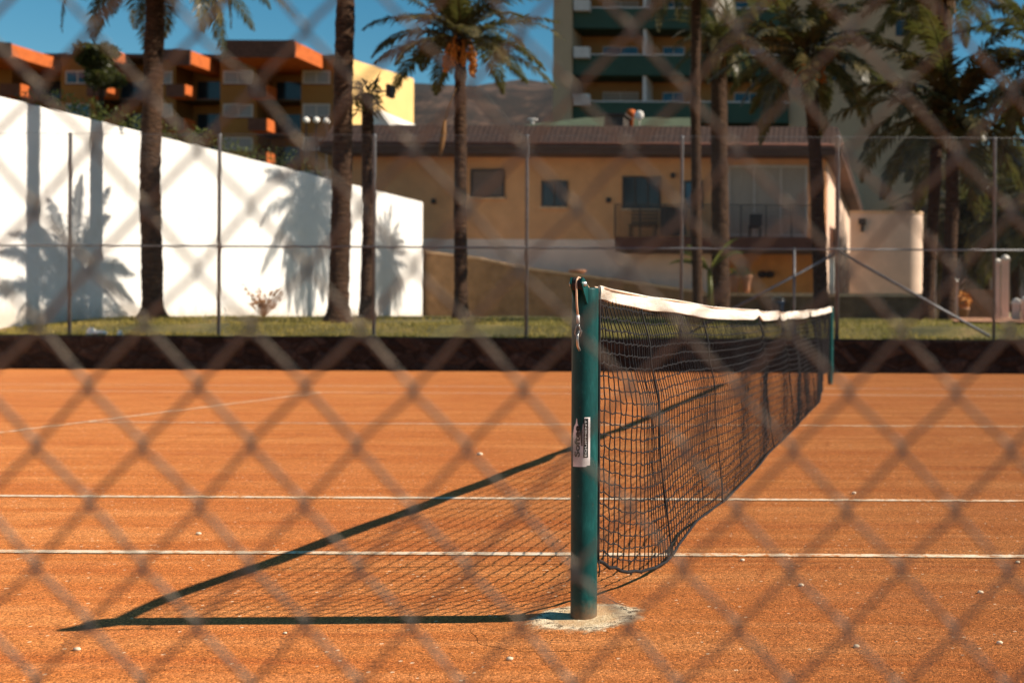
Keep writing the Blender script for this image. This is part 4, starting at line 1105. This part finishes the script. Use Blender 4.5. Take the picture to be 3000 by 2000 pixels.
# ------------------------------------------------------------------ green balcony tower
YT = 70.0
tw = thing('apartment_tower', (P(1960, 500, YT).x, YT, 1), 'tall apartment tower with dark green balcony bands and a plain grey flank', 'apartment tower')
zt_ = 36.0
xa, xb, xc = P(1680, 300, YT).x, P(2310, 300, YT).x, P(2792, 300, YT).x
mb = MB(); mb.box(P(1625, 300, YT).x, xa-.003, YT-.4, YT+14, .5, zt_); mb.build('corner_pier', M['towergrey'], tw)
mb = MB(); mb.box(xb+.003, xc, YT+.3, YT+14, .5, zt_); mb.build('flank', M['towergrey'], tw)
mb = MB(); mb.box(xa, xb, YT+1.9, YT+14, .5, zt_); mb.build('wall', M['towerochre'], tw)
fz = P(1960, 331, YT).z; pitch = (P(1960, 194, YT).z-fz)
for k in range(-2, 8):
    z = fz+k*pitch
    if z < 1.5: continue
    mb = MB(); hh = 58*YT/F/2
    mb.box(xa, xb-.0, YT-.15, YT-.03, z-hh, z+hh); mb.box(xa, xb, YT-.028, YT+1.897, z-hh, z-hh+.22)
    bl = mb.build('balcony_band', M['towergreen'], tw)
    mb = MB(); mb.box(xa, xb, YT-.13, YT-.07, z+hh+.02, z+hh+.10)
    for px in (1760, 1888, 2010, 2140, 2300): 
        x = P(px, 300, YT).x; mb.box(x-.03, x+.03, YT-.12, YT-.08, z+hh, z+hh+.02)
    mb.build('hand_rail', M['towerwhite'], bl)
    mb = MB(); x = P(1888, 300, YT).x; mb.box(x-.11, x+.11, YT-.02, YT+1.89, z+hh+.105, z-hh+pitch-.003); mb.build('divider', M['towerwhite'], tw)
    for px0, px1 in ((1765, 1870), (1940, 2005), (2150, 2240)):
        xm0, xm1 = P(px0, 300, YT+1.8).x, P(px1, 300, YT+1.8).x
        random.seed(px0+k); 
        mb = MB(); mb.box(xm0, xm1, YT+1.84, YT+1.895, z-hh+.25, z-hh+2.35); w = mb.build('balcony_door', M['lightframe'], tw)
        mb = MB(); mm = (xm0+xm1)/2; mb.box(xm0+.07, mm-.04, YT+1.81, YT+1.838, z-hh+.33, z-hh+2.28); mb.box(mm+.04, xm1-.07, YT+1.81, YT+1.838, z-hh+.33, z-hh+2.28)
        mb.build('pane', M['blueglass'] if px0 != 1765 or k % 2 else M['curtain'], w)
    if k in (0, 1, 2):
        mb = MB(); c = P(1712, 300, YT).x; mb.box(c-.55, c+.45, YT-.55, YT-.16, z+hh-.25, z+hh+.45); mb.build('air_conditioner', M['towerwhite'], tw)
for px, py in ((2455, 210), (2645, 80), (2455, 470), (2650, 480)):
    c = P(px, py, YT); mb = MB(); mb.box(c.x-.45, c.x+.45, YT+.26, YT+.297, c.z-.5, c.z+.5); mb.build('flank_window', M['glass'], tw)

# ------------------------------------------------------------------ mustard apartment block far left
YA = 100.0
ap = thing('apartment_block', (P(500, 500, YA).x, YA, 1), 'mustard apartment block with terracotta roof canopies and a sunlit yellow gable', 'apartment block')
def zA(py, px=500, Y=YA): return P(px, py, Y).z
zTop = zA(172); piers = [(-420, -330), (-230, 35), (178, 286), (425, 515), (645, 752), (882, 1026)]
bays = [(-330, -230), (35, 178), (286, 425), (515, 645), (752, 882)]
mb = MB()
for a, b_ in piers: mb.box(P(a, 300, YA).x, P(b_, 300, YA).x-.003, YA, YA+2.4, .5, zTop)
mb.box(P(-420, 300, YA).x, P(1026, 300, YA).x, YA+2.403, YA+4, .5, zTop)
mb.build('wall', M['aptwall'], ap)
gx0 = P(1026, 300, YA).x; gl = 8.2
g = MB(); ex, ey = gx0+.267*gl, YA+gl
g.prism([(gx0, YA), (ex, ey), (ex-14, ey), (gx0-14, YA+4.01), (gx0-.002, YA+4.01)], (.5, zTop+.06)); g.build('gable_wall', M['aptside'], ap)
zs = [zA(228), zA(325), zA(422), zA(519)]
for (a, b_) in [(-170, -40), (193, 264), (434, 506), (655, 742), (888, 968)]:
    for k, z in enumerate(zs):
        py = 228+97*k; window(a, b_, py-20, py+19, ap, YA, 'greyshut' if a in (888, 655, 434) else 'blueglass', 2, .12, 'lightframe')
for (a, b_) in bays:
    for k in range(4):
        zc = zA(274+97*k)
        xa, xb = P(a, 300, YA).x, P(b_, 300, YA).x
        mb = MB(); mb.box(xa+.003, xb-.006, YA+.02, YA+2.38, zc-.62, zc-.44); mb.build('floor_slab', M['frame'], ap)
        xe = lerp(xa, xb, .42)
        mb = MB(); mb.box(xe+.003, xe+.13, YA-1.5, YA-.003, zc-.6, zc+.52); mb.box(xa+.1, xe, YA-1.377, YA-.003, zc-.6, zc-.45)
        bb = mb.build('balcony', M['terracotta'], ap)
        mb = MB(); mb.box(xa+.1, xe, YA-1.5, YA-1.38, zc-.6, zc+.52); mb.build('shade_toned_front', M['slab'], bb)  # dark sheet paints the shade on the balcony's terracotta front
        mb = MB(); mb.box(xa+.5, xb-.5, YA+2.34, YA+2.40, zc-.40, zc+1.6); mb.build('balcony_door', M['glass'], ap)
    if a > 0 and a != 35:   # little canopy above the top balcony
        xe = lerp(P(a, 300, YA).x, P(b_, 300, YA).x, .62)
        mb = MB(); mb.box(P(a, 300, YA).x+.1, xe, YA-1.9, YA-.003, zA(190), zA(162)); cp = mb.build('canopy', M['terracotta'], ap)
        mb = MB(); mb.box(P(a, 300, YA).x+.1, xe-.02, YA-2.0, YA-1.903, zA(192), zA(160)); mb.build('canopy_shade_front', M['slab'], cp)  # darker brown laid over the canopy front to stand for its shade
for (a, b_, p0, p1, Yf) in [(-420, 35, 128, 165, 95.0), (660, 866, 122, 166, 95.2), (505, 560, 150, 188, 97)]:
    mb = MB(); mb.box(P(a, 150, Yf).x, P(b_, 150, Yf).x, Yf, YA+4, zA(p1, (a+b_)/2, Yf), zA(p0, (a+b_)/2, Yf)); rc = mb.build('roof_canopy', M['terracotta'], ap)
    mb = MB(); mb.box(P(a, 150, Yf).x-.1, P(b_, 150, Yf).x-.02, Yf-.12, Yf-.003, zA(p1, (a+b_)/2, Yf)-.1, zA(p0, (a+b_)/2, Yf)+.1); mb.build('canopy_shade_front', M['slab'], rc)  # roof canopy front coloured dark as shade; the ends keep terracotta
mb = MB(); mb.box(P(-420, 150, YA).x, P(1020, 150, YA).x, YA-.3, YA+4.2, zTop+.003, zTop+.35); mb.build('roof', M['tile'], ap)
# globe lamps beside the hedge
for k, (px, py) in enumerate(((897, 352), (927, 352), (956, 355))):
    Yl = 46; c = P(px, py, Yl); zg = 1.0
    t = thing('globe_lamp', (c.x, Yl, zg), 'white globe lamp on a thin pole, %s of three below the apartment block' % ('first', 'middle', 'last')[k], 'lamp', 'globe lamps below the apartment block')
    mb = MB(); mb.ball(c, .13, 14, 8); mb.build('globe', M['whitepaint'], t, True)
    mb = MB(); mb.tube([(c.x, Yl, zg-.1), (c.x, Yl, c.z-.12)], [.04, .025], 8); mb.build('pole', M['rail'], t, True)
# ------------------------------------------------------------------ hills
mb = MB(); rows = []
for j in range(26):
    row = []; v = j/25
    for i in range(141):
        x = lerp(-1500, 1100, i/140); y = lerp(620, 1500, v)
        px = CX+F*x/950
        ridge = interp([(-2500, 150), (0, 200), (900, 206), (1100, 208), (1250, 222), (1500, 219), (2100, 222), (2900, 165), (6000, 120)], px)
        f = max(0, math.sin(math.pi*min(1, v*.92+.04)))**1.2
        z = ridge*f*(1+.22*noise.noise(Vector((x*.004, y*.004, 0))))+16*noise.noise(Vector((x*.012, y*.012, 2)))*f+6*noise.noise(Vector((x*.04, y*.04, 5)))*f
        row.append((x, y, max(z, -1)))
    rows.append(row)
mb.grid(rows)
tag(mb.build('hills', M['hill'], smooth=True), 'dry brown hillside on the horizon', 'hills', kind='structure')
# ------------------------------------------------------------------ pebbles on the clay
for k, (px, py, r, lab) in enumerate([
    (2347, 1716, .0085, 'pale pebble on the clay in front of the nearer white line, beyond the footing'),
    (2872, 1737, .009, 'flat pale pebble between the nearer white line and the lower edge'),
    (2509, 1895, .008, 'pale pebble low in the open clay beyond the concrete footing'),
    (2929, 1885, .008, 'oval pale pebble low on the clay near the corner'),
    (2981, 1648, .008, 'pale pebble just below the nearer white line at the far end'),
    (2175, 1642, .008, 'pale chip close below the nearer white line beside the net'),
    (2502, 1447, .012, 'pale pebble just behind the second white line beyond the net'),
    (226, 1904, .0085, 'lone pale pebble below the tip of the post shadow'),
    (1494, 1932, .008, 'pale pebble on the clay below the concrete footing'),
    (835, 1855, .005, 'tiny pale chip just below the post shadow'),
    (582, 1565, .010, 'pebble with a dark shadow between the two white lines'),
    (1406, 1333, .017, 'large pale chip on the clay behind the net shadow')]):
    c = gp(px, py); random.seed(k+40); mb = MB(); mb.ball((c.x, c.y, r*.45), r, 9, 6, (1.25, .9, .7), .16)
    tag(mb.build('pebble', M['pebble'], smooth=True), lab, 'pebble', 'pebbles scattered on the clay')

# ------------------------------------------------------------------ light
SUN_EL, SUN_AZ = R(35), R(2.5)        # azimuth measured from +X towards +Y
sd = Vector((math.cos(SUN_EL)*math.cos(SUN_AZ), math.cos(SUN_EL)*math.sin(SUN_AZ), math.sin(SUN_EL)))
sun = bpy.data.lights.new('sun', 'SUN'); sun.energy = 5.0; sun.angle = R(.5); sun.color = (1, .90, .76)
so = bpy.data.objects.new('sun', sun); C.objects.link(so); so.location = sd*60; so.rotation_euler = sd.to_track_quat('Z', 'Y').to_euler()
w = bpy.data.worlds.new('World'); bpy.context.scene.world = w; w.use_nodes = True
nt = w.node_tree; bg = nt.nodes['Background']
sky = nt.nodes.new('ShaderNodeTexSky'); sky.sky_type = 'NISHITA'; sky.sun_disc = False
sky.sun_elevation = SUN_EL; sky.sun_rotation = R(90)-SUN_AZ; sky.air_density = 1.0; sky.dust_density = .2; sky.ozone_density = 1.5
hs = nt.nodes.new('ShaderNodeHueSaturation'); hs.inputs['Saturation'].default_value = 1.42; hs.inputs['Hue'].default_value = .48
nt.links.new(sky.outputs[0], hs.inputs['Color']); nt.links.new(hs.outputs[0], bg.inputs[0]); bg.inputs[1].default_value = .064
# ------------------------------------------------------------------ camera
cam = bpy.data.cameras.new('camera'); co = bpy.data.objects.new('camera', cam); C.objects.link(co)
co.matrix_world = Matrix.Translation((0, 0, H)) @ Matrix.Rotation(R(90), 4, 'X') @ Matrix.Rotation(ROLL, 4, 'Z')
cam.sensor_fit = 'HORIZONTAL'; cam.sensor_width = 36; cam.lens = F/3000*36
cam.shift_x = (1500-CX)/3000; cam.shift_y = -(1000-CY)/3000
cam.clip_start = .02; cam.clip_end = 6000
cam.dof.use_dof = True; cam.dof.focus_distance = 3.6; cam.dof.aperture_fstop = cam.lens/13.2
sc = bpy.context.scene; sc.camera = co
sc.render.engine = 'CYCLES'
sc.view_settings.view_transform = 'Standard'; sc.view_settings.look = 'None'; sc.view_settings.gamma = 1; sc.view_settings.exposure = .60
sc.cycles.use_denoising = True; sc.cycles.max_bounces = 6; sc.cycles.diffuse_bounces = 3; sc.cycles.sample_clamp_indirect = 6
